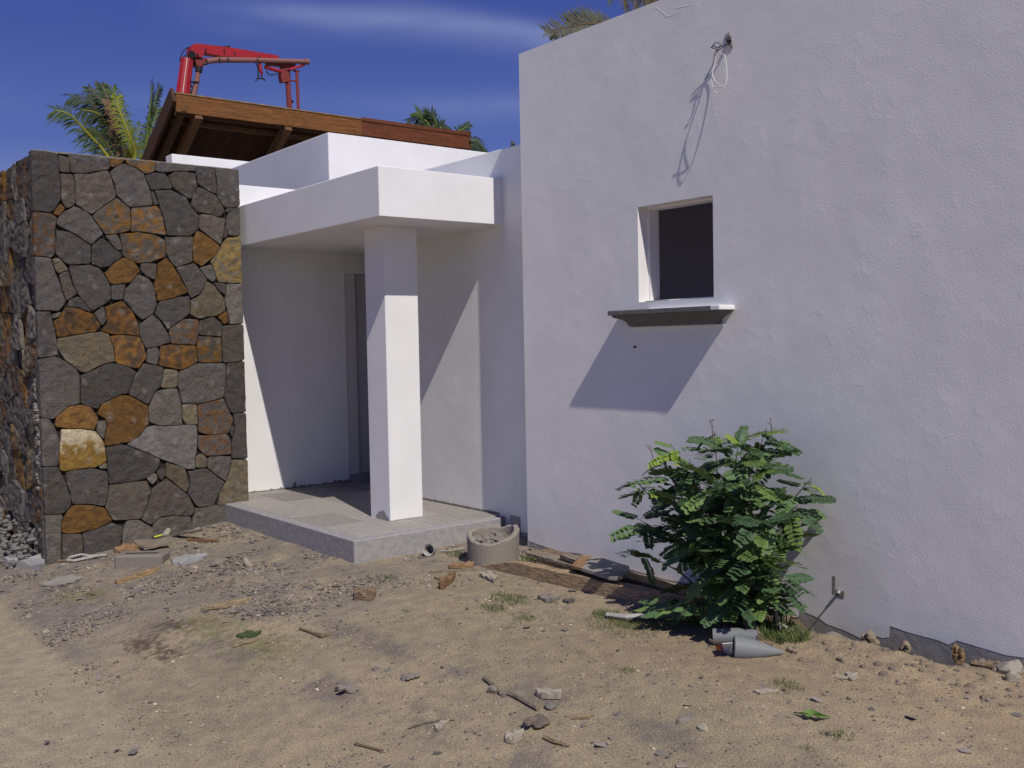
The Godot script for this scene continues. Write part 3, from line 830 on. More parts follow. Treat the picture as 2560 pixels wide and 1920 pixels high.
func make_porch() -> void:
	var p := thing("entrance_porch", "white entrance porch with flat canopy on one square column and raised tiled floor", "porch")
	var s := begin()
	box(s, Vector3(3.873, 2.557, LZ - 0.01), Vector3(PX + 0.02, 2.932, -6.4545), 0.005)
	part("canopy", s, M.smooth, p)
	s = begin()
	box(s, Vector3(4.193, 0.15, -7.245), Vector3(4.508, 2.56, -6.932), 0.006)
	var col := part("column", s, M.smooth, p)
	# bare patches where the plaster came off at the foot
	s = begin()
	flat_poly(s, PackedVector2Array([Vector2(-7.16, 0.172), Vector2(-7.15, 0.205), Vector2(-7.125, 0.215), Vector2(-7.105, 0.24), Vector2(-7.07, 0.232), Vector2(-7.055, 0.252), Vector2(-7.02, 0.245), Vector2(-7.0, 0.215), Vector2(-6.965, 0.2), Vector2(-6.95, 0.172)]), 4.1915)
	for k in 12:
		lump(s, Vector3(4.20 + 0.027 * k, 0.174, -6.930), Vector3(0.018, 0.007, 0.006), 90 + k, 0.4, 3, Basis.IDENTITY, 4)
	part("bare_patch", s, M.cement, col)
	# back wall of the porch, carried up behind the canopy, with a door recess
	s = begin()
	box(s, Vector3(3.3, -0.3, LZ - 0.2), Vector3(5.134, 3.182, LZ), 0.004)
	part("back_wall", s, M.smooth, p)
	s = begin()
	box(s, Vector3(5.134, 2.356, LZ - 0.2), Vector3(7.4, 3.180, LZ - 0.003), 0.004)
	part("lintel", s, M.smooth, p)
	s = begin()
	box(s, Vector3(5.03, -0.3, LZ - 0.42), Vector3(7.4, 0.245, LZ - 0.003), 0.006)
	part("doorstep", s, M.cement, p)
	var dm := worn(lin(0.70, 0.69, 0.74), 1.2, 0.7, 0.03)
	s = begin()
	box(s, Vector3(5.14, 0.245, LZ - 0.11), Vector3(6.25, 2.356, LZ - 0.05), 0.004)
	var door := part("door", s, dm, p)
	s = begin()
	box(s, Vector3(5.136, 0.245, LZ - 0.05), Vector3(5.262, 2.356, LZ - 0.012), 0.004)
	part("door_frame", s, worn(lin(0.84, 0.82, 0.83), 1.2, 0.7, 0.03), door)
	s = begin()
	box(s, Vector3(6.12, 0.245, LZ - 0.05), Vector3(6.25, 2.356, LZ - 0.012), 0.004)
	part("door_frame", s, worn(lin(0.84, 0.82, 0.83), 1.2, 0.7, 0.03), door)
	s = begin()
	tube(s, [Vector3(6.0, 1.2, LZ - 0.10), Vector3(6.0, 1.2, LZ - 0.05), Vector3(5.9, 1.2, LZ - 0.05)], [0.01], 8)
	part("handle", s, mat(lin(0.5, 0.5, 0.5), 0.3, 0.9), door)
	# side wall and the lobby behind it
	s = begin()
	box(s, Vector3(PX, 0.06, -8.3), Vector3(PX + 0.2, 3.172, -5.93), 0.004)
	part("side_wall", s, M.plaster, p)
	s = begin()
	box(s, Vector3(PX + 0.004, -0.4, -8.29), Vector3(PX + 0.19, 0.06, -5.92), 0.004)
	part("base_course", s, M.cement, p)
	s = begin()
	box(s, Vector3(PX - 0.012, -0.3, -6.43), Vector3(PX + 0.05, 0.185, -6.30), 0.006)
	part("base_course", s, M.cement, p)
	for q in [[Vector3(PX + 0.01, 0.0, -8.5), Vector3(7.4, 3.168, -8.302)], [Vector3(6.35, 0.0, LZ + 0.01), Vector3(6.5, 2.557, -8.51)]]:
		s = begin()
		box(s, q[0], q[1], 0.004)
		part("lobby_wall", s, M.smooth, p)
	s = begin()
	box(s, Vector3(PX + 0.021, 2.559, LZ), Vector3(6.6, 2.93, -8.505), 0.004)
	part("lobby_ceiling", s, M.smooth, p)
	# raised floor: cement slab, tiles laid in courses
	s = begin()
	box(s, Vector3(3.581, -0.35, LZ), Vector3(4.948, 0.168, -6.4426), 0.006)
	box(s, Vector3(4.949, -0.35, LZ), Vector3(6.4, 0.163, -6.50), 0.004)
	var slab := part("floor_slab", s, M.cement, p)
	var g := RandomNumberGenerator.new()
	g.seed = 31
	var xs := [3.672, 4.040, 4.365, 4.690, 5.018]
	for i in 4:
		var z := -6.545
		var first: float = [0.545, 0.17, 0.40, 0.24][i]
		while z > LZ + 0.02:
			var l: float = minf(first, z - LZ - 0.01)
			first = 0.6
			s = begin()
			var tone: float = [0.37, 0.41, 0.30, 0.43, 0.35][g.randi() % 5]
			s.set_color(Color(tone * 1.05, tone * 0.98, tone * 0.90))
			box(s, Vector3(xs[i] + 0.0025, 0.15, z - l + 0.0025), Vector3(xs[i + 1] - 0.0025, 0.1715 + g.randf_range(-0.0008, 0.0008), z - 0.0025), 0.0025)
			part("tile", s, M.tile, slab)
			z -= l
	# ragged mortar joints along the foot of the walls
	s = begin()
	for k in 40:
		var z := -6.6 - k * 0.043
		lump(s, Vector3(PX - 0.002, 0.178, z), Vector3(0.006, 0.008 + 0.012 * absf(fine.get_noise_1d(k * 37)), 0.03), 120 + k, 0.35, 3, Basis.IDENTITY, 4)
	for k in 34:
		var x := 3.92 + k * 0.036
		lump(s, Vector3(x, 0.174, LZ + 0.004), Vector3(0.026, 0.010 + 0.03 * maxf(0, fine.get_noise_1d(k * 31)) + (0.02 if k > 28 else 0.0), 0.006), 220 + k, 0.35, 3, Basis.IDENTITY, 4)
	bevel(s, Vector3(4.50, 0.20, LZ + 0.01), Vector3(0.010, 0.03, 0.012), 0.003)
	part("mortar_joint", s, M.rawcement, p)

func make_rear() -> void:
	var b := thing("roof_block", "plain white block standing on the flat roof behind the canopy", "building")
	var s := begin()
	box(s, Vector3(5.153, 3.05, -14.0), Vector3(8.6, 3.873, -9.6), 0.006)
	part("wall", s, M.smooth, b)
	s = begin()
	box(s, Vector3(5.03, -0.3, -14.2), Vector3(8.8, 3.05, -9.72), 0.006)
	part("lower_storey", s, M.smooth, b)
	var r := thing("parapet_wall", "low white wall with sunlit face just under the timber roof", "wall")
	s = begin()
	box(s, Vector3(5.24, -0.3, -14.75), Vector3(8.4, 4.434, -14.5), 0.006)
	part("wall", s, M.smooth, r)
	# timber roof that falls away to the back
	var t := thing("timber_roof", "brown timber roof with deep fascia board and open rafters below", "roof")
	var k := 0.59
	var down := Vector3(0, -k, -1).normalized()
	var up := Vector3(0, 1, -k).normalized()
	var turn := Basis(Vector3.RIGHT, up, Vector3.RIGHT.cross(up))
	var x0 := 6.218
	var x1 := 12.410
	var fa := timber(lin(0.34, 0.150, 0.050), 1.0, 0.6)
	fa.uv1_scale = Vector3(0.25, 1.6, 0.8)
	var fb := timber(lin(0.26, 0.090, 0.042), 1.0, 0.6)
	fb.uv1_scale = Vector3(0.25, 1.6, 0.8)
	var dark := timber(lin(0.15, 0.078, 0.042), 0.8, 0.8)
	var raft := timber(lin(0.27, 0.150, 0.085), 0.8, 0.8)
	s = begin()
	box(s, Vector3(x0 + 0.03, 5.641, -17.059), Vector3(9.860, 5.948, -17.000), 0.005)
	var f0 := part("fascia_board", s, fa, t)
	s = begin()
	box(s, Vector3(9.864, 5.646, -17.059), Vector3(x1, 5.977, -17.004), 0.005)
	var f1 := part("fascia_board", s, fb, t)
	f1.set_meta("label", "redder fascia board with dark stripes")
	s = begin()
	box(s, Vector3(x0 + 0.02, 5.948, -17.078), Vector3(9.860, 5.972, -16.987), 0.004)
	part("drip_strip", s, timber(lin(0.48, 0.33, 0.16), 0.8), f0)
	s = begin()
	box(s, Vector3(9.864, 5.922, -17.078), Vector3(x1 - 0.01, 5.994, -16.990), 0.004)
	part("drip_strip", s, fb, f1)
	# end block where the fascia stops
	s = begin()
	box(s, Vector3(x1 - 0.02, 5.654, -17.209), Vector3(x1 + 0.06, 6.027, -17.007), 0.006)
	part("end_block", s, dark, t)
	# verge boards down both sides
	var edge := func(called: String, x: float, h: float, off: float, width: float, m: Material, run: float) -> void:
		var q := begin()
		var a := Vector3(x, 5.915 + off * 1.308, -17.026)
		bevel(q, a + down * run / 2.0, Vector3(width * 1.308, h * 1.308, run / 2.0), 0.006, turn)
		part(called, q, m, t)
	edge.call("verge_board", x0, 0.11, 0.015, 0.022, dark, 5.6)
	edge.call("verge_board", x0 + 0.17, 0.06, -0.14, 0.035, dark, 5.6)
	edge.call("verge_board", x1 + 0.02, 0.10, 0.0, 0.022, dark, 5.6)
	for x in [6.64, 8.32, 10.0, 11.66]:
		edge.call("rafter", x, 0.075, -0.20, 0.050, raft, 5.5)
	# purlin behind the fascia
	s = begin()
	box(s, Vector3(x0 + 0.1, 5.543, -17.549), Vector3(x1, 5.673, -17.445), 0.005)
	part("purlin", s, raft, t)
	s = begin()
	box(s, Vector3(x0 + 0.03, 5.595, -17.118), Vector3(x1, 5.654, -17.065), 0.005)
	part("bearer", s, dark, t)
	# lining boards, tongue and groove
	var g := RandomNumberGenerator.new()
	g.seed = 8
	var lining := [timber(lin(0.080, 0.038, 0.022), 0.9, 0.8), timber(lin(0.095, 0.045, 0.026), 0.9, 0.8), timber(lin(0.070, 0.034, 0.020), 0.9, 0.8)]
	var x := x0 + 0.03
	while x < x1 - 0.1:
		s = begin()
		bevel(s, Vector3(x + 0.03, 5.857, -17.065) + down * 2.75, Vector3(0.0372, 0.016, 2.75), 0.004, turn)
		part("lining_board", s, lining[g.randi() % 3], t)
		x += 0.078
	s = begin()
	bevel(s, Vector3((x0 + x1) / 2, 5.922, -17.039) + down * 2.8, Vector3((x1 - x0) / 2, 0.02, 2.8), 0.006, turn)
	part("roof_covering", s, worn(lin(0.10, 0.09, 0.085)), t)
	s = begin()
	box(s, Vector3(6.7, -0.3, -21.0), Vector3(12.0, 3.6, -20.7), 0.006)
	part("house_wall", s, M.smooth, t)
	var st := thing("metal_stake", "short grey metal stake standing on the side wall of the porch", "stake")
	s = begin()
	tube(s, [Vector3(PX + 0.10, 3.15, -6.43), Vector3(PX + 0.10, 3.24, -6.43)], [0.018], 8)
	part("stake", s, worn(lin(0.16, 0.16, 0.165), 0.3), st)

# ---------------------------------------------------------------- crane
func make_crane() -> void:
	var c := thing("truck_crane", "red folding crane rising behind the timber roof", "crane")
	var red := worn(lin(0.50, 0.030, 0.045), 0.5, 0.5, 0.06)
	var old := worn(lin(0.30, 0.055, 0.055), 0.45, 0.65, 0.08)
	var dust := worn(lin(0.34, 0.16, 0.14), 0.4, 0.7, 0.08)
	var black := mat(lin(0.02, 0.02, 0.025), 0.6)
	var white := mat(lin(0.7, 0.6, 0.55), 0.7)
	var s := begin()
	# main column, eight sided, a little tilted
	var ct := (Vector3(9.727, 9.156, -26.000) + Vector3(10.050, 9.207, -26.000)) / 2.0
	var cb := (Vector3(9.567, 8.270, -26.000) + Vector3(9.922, 8.266, -26.000)) / 2.0
	var foot := cb + (cb - ct).normalized() * 7.4
	tube_k(s, [foot, cb, ct], [0.145, 0.145, 0.128], 8)
	var col := part("column", s, red, c)
	s = begin()
	var away := Vector3(-0.065, 0, 0.176)
	tube_k(s, [cb + away + (cb - ct) * 0.02, ct + away * 0.9], [0.008], 5)
	part("stripe", s, white, col)
	s = begin()
	bevel(s, Vector3(foot.x, 0.45, foot.z), Vector3(1.5, 0.9, 1.2), 0.05)
	part("base", s, black, c)
	# head
	var hl := Vector3(9.970, 9.517, -26.000)
	var hr := Vector3(10.277, 9.558, -26.000)
	s = begin()
	var hb := Vector3(10.105, 9.251, -26.000)
	var depth := 0.13
	var shape := [Vector3(9.963, 9.523, -26.000), Vector3(10.044, 9.578, -26.000), Vector3(10.225, 9.601, -26.000), Vector3(10.314, 9.574, -26.000), Vector3(10.297, 9.386, -26.000), Vector3(10.235, 9.261, -26.000), Vector3(9.979, 9.231, -26.000), Vector3(9.930, 9.379, -26.000)]
	slab_k(s, shape, depth)
	var head := part("head", s, red, c)
	s = begin()
	tube_k(s, [Vector3(9.952, 9.275, -25.810), Vector3(10.106, 9.394, -26.210)], [0.07], 10)
	part("pivot", s, black, head)
	s = begin()
	tube_k(s, [Vector3(10.091, 9.286, -25.820), Vector3(10.244, 9.403, -26.210)], [0.03], 8)
	part("pivot", s, black, head)
	# main boom
	s = begin()
	slab_k(s, [Vector3(10.243, 9.611, -26.000), Vector3(11.074, 9.654, -26.000), Vector3(12.411, 9.662, -26.000), Vector3(12.448, 9.561, -26.000), Vector3(11.294, 9.436, -26.000), Vector3(10.804, 9.387, -26.000), Vector3(10.345, 9.394, -26.000)], 0.10)
	var boom := part("boom", s, red, c)
	s = begin()
	slab_k(s, [Vector3(10.812, 9.657, -26.000), Vector3(11.046, 9.714, -26.000), Vector3(11.066, 9.642, -26.000), Vector3(10.856, 9.629, -26.000)], 0.06)
	part("lug", s, black, boom)
	for x in [[Vector3(10.341, 9.517, -25.860), Vector3(10.343, 9.361, -25.860)], [Vector3(10.845, 9.572, -25.860), Vector3(10.852, 9.443, -25.860)], [Vector3(11.144, 9.550, -25.860), Vector3(11.143, 9.401, -25.860)], [Vector3(11.851, 9.557, -25.860), Vector3(11.863, 9.462, -25.860)]]:
		s = begin()
		tube_k(s, x, [0.012], 5)
		part("bracket", s, black, boom)
	# long ram under it
	s = begin()
	tube_k(s, [Vector3(10.347, 9.165, -25.840), Vector3(10.698, 9.262, -25.840), Vector3(11.838, 9.428, -25.840), Vector3(13.246, 9.613, -25.840)], [0.055, 0.058, 0.052, 0.05], 10)
	tube_k(s, [Vector3(13.184, 9.607, -25.840), Vector3(13.320, 9.617, -25.840)], [0.062], 10)
	var ram := part("ram", s, dust, c)
	for q in [[Vector3(10.659, 9.296, -25.740), Vector3(10.671, 9.130, -25.740)], [Vector3(10.900, 9.334, -25.740), Vector3(10.907, 9.202, -25.740)], [Vector3(11.736, 9.468, -25.740), Vector3(11.743, 9.318, -25.740)]]:
		s = begin()
		tube_k(s, q, [0.012], 5)
		part("clamp", s, black, ram)
	s = begin()
	tube_k(s, [Vector3(10.352, 9.107, -25.810), Vector3(10.242, 9.065, -25.810)], [0.03, 0.02], 6)
	part("pin", s, black, ram)
	# knuckle under the head and the lifting ram
	s = begin()
	slab_k(s, [Vector3(10.050, 9.207, -26.000), Vector3(10.432, 9.292, -26.000), Vector3(10.448, 9.200, -26.000), Vector3(10.297, 9.047, -26.000), Vector3(10.097, 9.016, -26.000)], 0.09)
	part("knuckle", s, old, c)
	s = begin()
	tube_k(s, [Vector3(10.143, 8.973, -25.870), Vector3(10.077, 8.609, -25.870), Vector3(9.971, 8.205, -25.870), Vector3(9.864, 7.782, -25.870)], [0.045, 0.052, 0.055, 0.055], 9)
	var lift := part("lift_ram", s, dust, c)
	s = begin()
	tube_k(s, [Vector3(10.151, 8.995, -25.870), Vector3(10.132, 8.860, -25.870)], [0.075, 0.07], 9)
	part("collar", s, black, lift)
	s = begin()
	tube_k(s, [Vector3(9.885, 8.561, -25.810), Vector3(10.100, 8.578, -25.810)], [0.022], 6)
	part("clamp", s, black, lift)
	s = begin()
	tube_k(s, [Vector3(9.923, 8.483, -25.870), Vector3(9.964, 8.419, -25.870), Vector3(9.910, 8.308, -25.870), Vector3(9.933, 8.241, -25.870)], [0.02], 6)
	part("hose", s, black, lift)
	# folded outer arm coming down on the right
	s = begin()
	slab_k(s, [Vector3(12.107, 9.449, -26.000), Vector3(12.932, 9.541, -26.000), Vector3(12.950, 9.455, -26.000), Vector3(12.824, 9.331, -26.000), Vector3(12.681, 9.302, -26.000), Vector3(12.543, 9.414, -26.000), Vector3(12.144, 9.389, -26.000)], 0.08)
	part("outer_knuckle", s, old, c)
	s = begin()
	tube_k(s, [Vector3(12.031, 9.298, -25.930), Vector3(12.505, 9.246, -25.930)], [0.04], 8)
	part("link", s, red, c)
	s = begin()
	tube_k(s, [Vector3(12.740, 9.319, -25.870), Vector3(13.196, 9.530, -25.870)], [0.03], 8)
	part("link", s, red, c)
	s = begin()
	slab_k(s, [Vector3(12.521, 9.359, -26.000), Vector3(12.702, 9.332, -26.000), Vector3(12.732, 9.003, -26.000), Vector3(12.529, 8.955, -26.000), Vector3(12.494, 9.134, -26.000)], 0.07)
	part("link_plate", s, old, c)
	s = begin()
	tube_k(s, [Vector3(12.743, 9.338, -26.000), Vector3(12.744, 8.986, -26.000), Vector3(12.771, 8.285, -26.000), Vector3(12.778, 7.840, -26.000)], [0.06, 0.055, 0.058, 0.058], 9)
	var arm := part("outer_arm", s, old, c)
	s = begin()
	slab_k(s, [Vector3(12.831, 8.516, -26.000), Vector3(12.880, 8.515, -26.000), Vector3(12.874, 8.440, -26.000), Vector3(12.829, 8.441, -26.000)], 0.04)
	part("bracket", s, black, arm)
	s = begin()
	tube_k(s, [Vector3(12.986, 9.340, -25.930), Vector3(12.993, 9.044, -25.930), Vector3(13.006, 8.272, -25.930), Vector3(13.006, 7.854, -25.930)], [0.032, 0.036, 0.034, 0.034], 8)
	tube_k(s, [Vector3(12.891, 9.326, -25.930), Vector3(13.076, 9.339, -25.930)], [0.022], 6)
	tube_k(s, [Vector3(12.781, 9.043, -25.930), Vector3(13.026, 9.057, -25.930)], [0.02], 6)
	part("outer_ram", s, old, c)
	# hook and hoses
	s = begin()
	tube_k(s, [Vector3(11.849, 9.365, -25.870), Vector3(11.874, 9.159, -25.870), Vector3(11.925, 9.051, -25.870)], [0.035, 0.04, 0.02], 7)
	part("hook_block", s, red, c)
	s = begin()
	tube_k(s, [Vector3(11.740, 9.348, -25.870), Vector3(11.799, 9.256, -25.870), Vector3(11.797, 8.948, -25.870)], [0.014], 5)
	tube_k(s, [Vector3(11.725, 8.855, -25.870), Vector3(11.766, 8.933, -25.870), Vector3(11.934, 8.958, -25.870), Vector3(11.999, 8.916, -25.870)], [0.016], 5)
	tube_k(s, [Vector3(11.831, 9.037, -25.870), Vector3(11.789, 8.936, -25.870)], [0.012], 5)
	tube_k(s, [Vector3(11.878, 9.051, -25.870), Vector3(11.930, 8.957, -25.870)], [0.012], 5)
	part("hook", s, black, c)
	s = begin()
	tube_k(s, curve([Vector3(9.942, 9.513, -26.000), Vector3(9.806, 9.393, -26.000), Vector3(9.711, 9.205, -26.000), Vector3(9.693, 9.082, -26.000)]), [0.011], 5)
	part("hose", s, black, c)
	s = begin()
	tube_k(s, curve([Vector3(9.926, 9.267, -26.000), Vector3(9.827, 9.265, -26.000), Vector3(9.753, 9.184, -26.000)]), [0.011], 5)
	part("hose", s, black, c)
	s = begin()
	tube_k(s, curve([Vector3(12.039, 9.184, -25.870), Vector3(12.123, 9.095, -25.870), Vector3(12.253, 9.114, -25.870), Vector3(12.394, 9.157, -25.870)]), [0.012], 5)
	part("hose", s, black, c)

# sizes of the crane's bars and plates
func tube_k(s: SurfaceTool, pts: Array, r: Array, n := 6) -> void:
	var q := []
	for v in r: q.append(v * 1.3)
	tube(s, pts, q, n)

func slab_k(s: SurfaceTool, pts: Array, d: float) -> void:
	slab(s, pts, d * 1.3)

# plate with the outline of pts (in a plane of constant z), half depth d
func slab(s: SurfaceTool, pts: Array, d: float) -> void:
	var p := PackedVector2Array()
	var c := Vector3.ZERO
	for v in pts:
		p.append(Vector2(v.x, v.y))
		c += v
	c /= pts.size()
	var t := Geometry2D.triangulate_polygon(p)
	for sg in [-1.0, 1.0]:
		for k in range(0, t.size(), 3):
			var a: Array = []
			for j in 3:
				var v: Vector3 = pts[t[k + j]]
				a.append(Vector3(v.x, v.y, v.z + sg * d))
			var m: Vector3 = (a[0] + a[1] + a[2]) / 3.0
			tri(s, a[0], a[1], a[2], m - Vector3(0, 0, sg))
	for i in pts.size():
		var v: Vector3 = pts[i]
		var w: Vector3 = pts[(i + 1) % pts.size()]
		var z := Vector3(0, 0, d)
		var out := Vector3(w.y - v.y, v.x - w.x, 0)
		var sign := 1.0 if Geometry2D.is_polygon_clockwise(p) else -1.0
		var m := (v + w) / 2.0
		quad(s, v - z, w - z, w + z, v + z, m + out * sign)

# ---------------------------------------------------------------- palms
func leafmat(c: Color, back: float) -> StandardMaterial3D:
	var m := mat(c, 0.55)
	m.backlight_enabled = true
	m.backlight = Color(c.r, c.g, c.b) * back
	m.cull_mode = BaseMaterial3D.CULL_DISABLED
	return m

# a feather leaf: midrib through pts, leaflets on both sides
func frond(parent: Node, pts: Array, n: int, ll: float, hang: float, wide: float, rib: float, nrm: Vector3, mrib: Material, mleaf: Material, sd: int, sides := [-1.0, 1.0], t0 := 0.12) -> void:
	var g := RandomNumberGenerator.new()
	g.seed = sd
	var path := curve(pts, 8)
	var s := begin()
	var rad := []
	for i in path.size():
		rad.append(lerpf(rib, rib * 0.15, float(i) / path.size()))
	tube(s, path, rad, 5)
	var f := part("frond", s, mrib, parent)
	s = begin()
	for k in n:
		var t := lerpf(t0, 1.0, (k + g.randf() * 0.6) / n)
		var fi := t * (path.size() - 1)
		var i := mini(int(fi), path.size() - 2)
		var p: Vector3 = path[i].lerp(path[i + 1], fi - i)
		var d: Vector3 = (path[i + 1] - path[i]).normalized()
		for sg in sides:
			if g.randf() < 0.06: continue
			var side: Vector3 = (d.cross(nrm)).normalized() * sg
			var l := ll * (0.55 + 0.45 * sin(PI * clampf(t * 0.85 + 0.12, 0, 1))) * g.randf_range(0.75, 1.15)
			var dir := (side * 1.0 + d * lerpf(0.55, 1.5, t) + nrm * g.randf_range(-0.25, 0.35)).normalized()
			var m := p + dir * l * 0.5 + Vector3.DOWN * hang * l * 0.18
			var e := p + dir * l * 0.95 + Vector3.DOWN * hang * l * g.randf_range(0.55, 0.9)
			var w := wide * g.randf_range(0.8, 1.2)
			var across := d * w * 0.5
			s.add_vertex(p - across * 0.6); s.add_vertex(p + across * 0.6); s.add_vertex(m + across)
			s.add_vertex(p - across * 0.6); s.add_vertex(m + across); s.add_vertex(m - across)
			s.add_vertex(m - across); s.add_vertex(m + across); s.add_vertex(e)
	part("leaflets", s, mleaf, f)

func trunk(parent: Node, top: Vector3, lean: Vector3, r: float) -> void:
	var s := begin()
	var pts := []
	var rad := []
	for i in 13:
		var t := i / 12.0
		pts.append(Vector3(top.x, -0.3, top.z) + lean * (1.0 - t) * (1.0 - t) + Vector3.UP * (top.y + 0.3) * t)
		rad.append(r * (1.35 - 0.4 * t) * (1.0 + 0.05 * (i % 2)))
	tube(s, pts, rad, 10)
	part("trunk", s, worn(lin(0.16, 0.13, 0.10), 0.5), parent)

func make_palms() -> void:
	var rib := leafmat(lin(0.34, 0.33, 0.05), 0.25)
	var ribg := leafmat(lin(0.17, 0.22, 0.045), 0.25)
	var ribd := leafmat(lin(0.15, 0.10, 0.055), 0.1)
	var green := leafmat(lin(0.075, 0.105, 0.030), 0.5)
	var deep := leafmat(lin(0.045, 0.066, 0.032), 0.4)
	var lime := leafmat(lin(0.23, 0.25, 0.030), 0.6)
	var dead := leafmat(lin(0.20, 0.13, 0.075), 0.4)
	var ashy := leafmat(lin(0.105, 0.108, 0.070), 0.3)
	var back := Vector3(0.2, 0.25, 1.0).normalized()
	var p := thing("coconut_palm", "coconut palm with yellow ribbed fronds behind the stone wall", "palm tree")
	var crown := Vector3(8.107, 5.817, -26.000)
	trunk(p, crown, Vector3(0.5, 0, -0.4), 0.17)
	frond(p, [crown, Vector3(7.749, 6.491, -26.000), Vector3(7.228, 6.970, -25.800), Vector3(6.800, 7.286, -25.600), Vector3(6.451, 7.332, -25.500)], 46, 0.62, 0.45, 0.045, 0.060, back, rib, green, 1)
	frond(p, [crown, Vector3(8.378, 6.613, -26.000), Vector3(8.288, 7.220, -26.200), Vector3(8.214, 7.862, -26.400), Vector3(8.116, 8.308, -26.500)], 46, 0.60, 0.6, 0.045, 0.065, back, ribg, green, 2)
	frond(p, [crown, Vector3(8.383, 6.509, -25.800), Vector3(8.192, 6.945, -25.600), Vector3(7.943, 7.522, -25.500), Vector3(7.912, 7.829, -25.500)], 34, 0.45, 0.7, 0.05, 0.06, back, rib, lime, 3)
	frond(p, [crown, Vector3(8.158, 6.711, -26.300), Vector3(8.068, 7.431, -26.300), Vector3(7.946, 7.972, -26.400), Vector3(7.846, 8.342, -26.500)], 60, 0.50, 0.8, 0.06, 0.07, back, ribd, deep, 4)
	frond(p, [crown, Vector3(8.058, 6.757, -26.200), Vector3(7.981, 7.455, -26.100), Vector3(7.827, 7.882, -26.100)], 26, 0.30, 1.0, 0.07, 0.07, back, ribd, dead, 5)
	frond(p, [crown, Vector3(8.036, 6.861, -26.400), Vector3(7.855, 7.394, -26.400), Vector3(7.608, 7.576, -26.300), Vector3(7.236, 7.574, -26.200)], 42, 0.48, 0.8, 0.05, 0.045, back, rib, deep, 6)
	frond(p, [crown, Vector3(8.073, 7.045, -26.600), Vector3(7.806, 7.600, -26.600), Vector3(7.536, 7.929, -26.600), Vector3(7.136, 7.961, -26.600)], 48, 0.55, 0.6, 0.045, 0.04, back, ribd, deep, 7)
	frond(p, [crown, Vector3(8.129, 7.035, -26.500), Vector3(8.066, 7.651, -26.700), Vector3(7.879, 8.044, -26.800), Vector3(7.661, 8.327, -26.900)], 40, 0.5, 0.7, 0.05, 0.04, back, ribd, deep, 8)
	frond(p, [crown, Vector3(7.855, 6.676, -26.100), Vector3(7.612, 6.949, -26.000), Vector3(7.425, 7.113, -26.000)], 40, 0.5, 1.0, 0.05, 0.04, back, ribd, deep, 9)
	frond(p, [crown, Vector3(8.534, 6.618, -26.400), Vector3(8.703, 7.115, -26.600), Vector3(8.886, 7.532, -26.800)], 30, 0.6, 0.9, 0.045, 0.035, back, ribg, green, 10)
	frond(p, [crown, Vector3(8.012, 6.366, -25.400), Vector3(7.854, 6.566, -25.000), Vector3(7.690, 6.538, -24.600)], 30, 0.45, 1.2, 0.06, 0.04, back, rib, lime, 11)
	var q := thing("coconut_palm", "lone upright palm frond between the yellow palm and the timber roof", "palm tree")
	var c2 := Vector3(9.290, 6.156, -28.000)
	trunk(q, c2, Vector3(0.2, 0, -0.5), 0.15)
	frond(q, [c2, Vector3(9.399, 7.037, -28.000), Vector3(9.516, 7.920, -28.000), Vector3(9.600, 8.516, -28.000), Vector3(9.638, 8.948, -28.000)], 54, 0.55, 0.35, 0.05, 0.06, Vector3(1, 0.1, 0.25).normalized(), ribg, deep, 21)
	frond(q, [c2, Vector3(9.522, 7.320, -28.200), Vector3(9.646, 8.132, -28.200), Vector3(9.807, 8.572, -28.300), Vector3(9.985, 9.003, -28.400)], 48, 0.5, 0.5, 0.05, 0.05, Vector3(0.8, 0.1, 0.6).normalized(), ribg, deep, 22)
	frond(q, [c2, Vector3(9.451, 7.137, -28.100), Vector3(9.598, 7.771, -28.000), Vector3(9.775, 8.269, -28.000)], 36, 0.5, 0.4, 0.05, 0.04, back, ribg, green, 23)
	var r := thing("coconut_palm", "far coconut palm showing its crown over the middle of the timber roof", "palm tree")
	var c3 := Vector3(28.307, 11.557, -42.000)
	trunk(r, c3, Vector3(1.0, 0, 0), 0.2)
	frond(r, [c3, Vector3(28.108, 12.388, -42.000), Vector3(27.901, 12.849, -42.000), Vector3(27.544, 13.077, -42.000)], 44, 1.0, 0.3, 0.09, 0.07, back, ribg, green, 31)
	frond(r, [c3, Vector3(28.185, 12.519, -42.000), Vector3(27.827, 12.779, -42.000), Vector3(26.957, 12.613, -42.000)], 40, 0.8, 0.6, 0.08, 0.06, back, ribg, deep, 32)
	frond(r, [c3, Vector3(28.482, 12.554, -42.000), Vector3(28.346, 12.995, -42.000), Vector3(28.091, 13.085, -42.000)], 30, 0.8, 0.2, 0.08, 0.06, back, ribg, deep, 33)
	frond(r, [c3, Vector3(28.629, 12.510, -42.000), Vector3(28.527, 12.865, -42.000), Vector3(28.386, 13.122, -42.000)], 26, 0.8, 0.1, 0.07, 0.05, back, ribg, deep, 34)
	frond(r, [c3, Vector3(28.773, 12.343, -42.000), Vector3(28.928, 12.545, -42.000), Vector3(29.081, 12.656, -42.000)], 26, 0.7, 0.3, 0.07, 0.05, back, ribg, deep, 35)
	var t := thing("coconut_palm", "far coconut palm drooping beside the end of the timber roof", "palm tree")
	var c4 := Vector3(31.675, 12.049, -44.000)
	trunk(t, c4, Vector3(1.0, 0, 0), 0.2)
	frond(t, [c4, Vector3(32.051, 12.417, -44.000), Vector3(32.590, 12.608, -44.000), Vector3(32.958, 12.382, -44.000), Vector3(33.243, 12.046, -44.000)], 44, 0.9, 0.9, 0.07, 0.06, back, ribg, deep, 41)
	frond(t, [c4, Vector3(32.088, 12.290, -44.000), Vector3(32.418, 12.325, -44.000), Vector3(32.864, 11.941, -44.000)], 34, 0.9, 0.9, 0.07, 0.06, back, ribg, deep, 42)
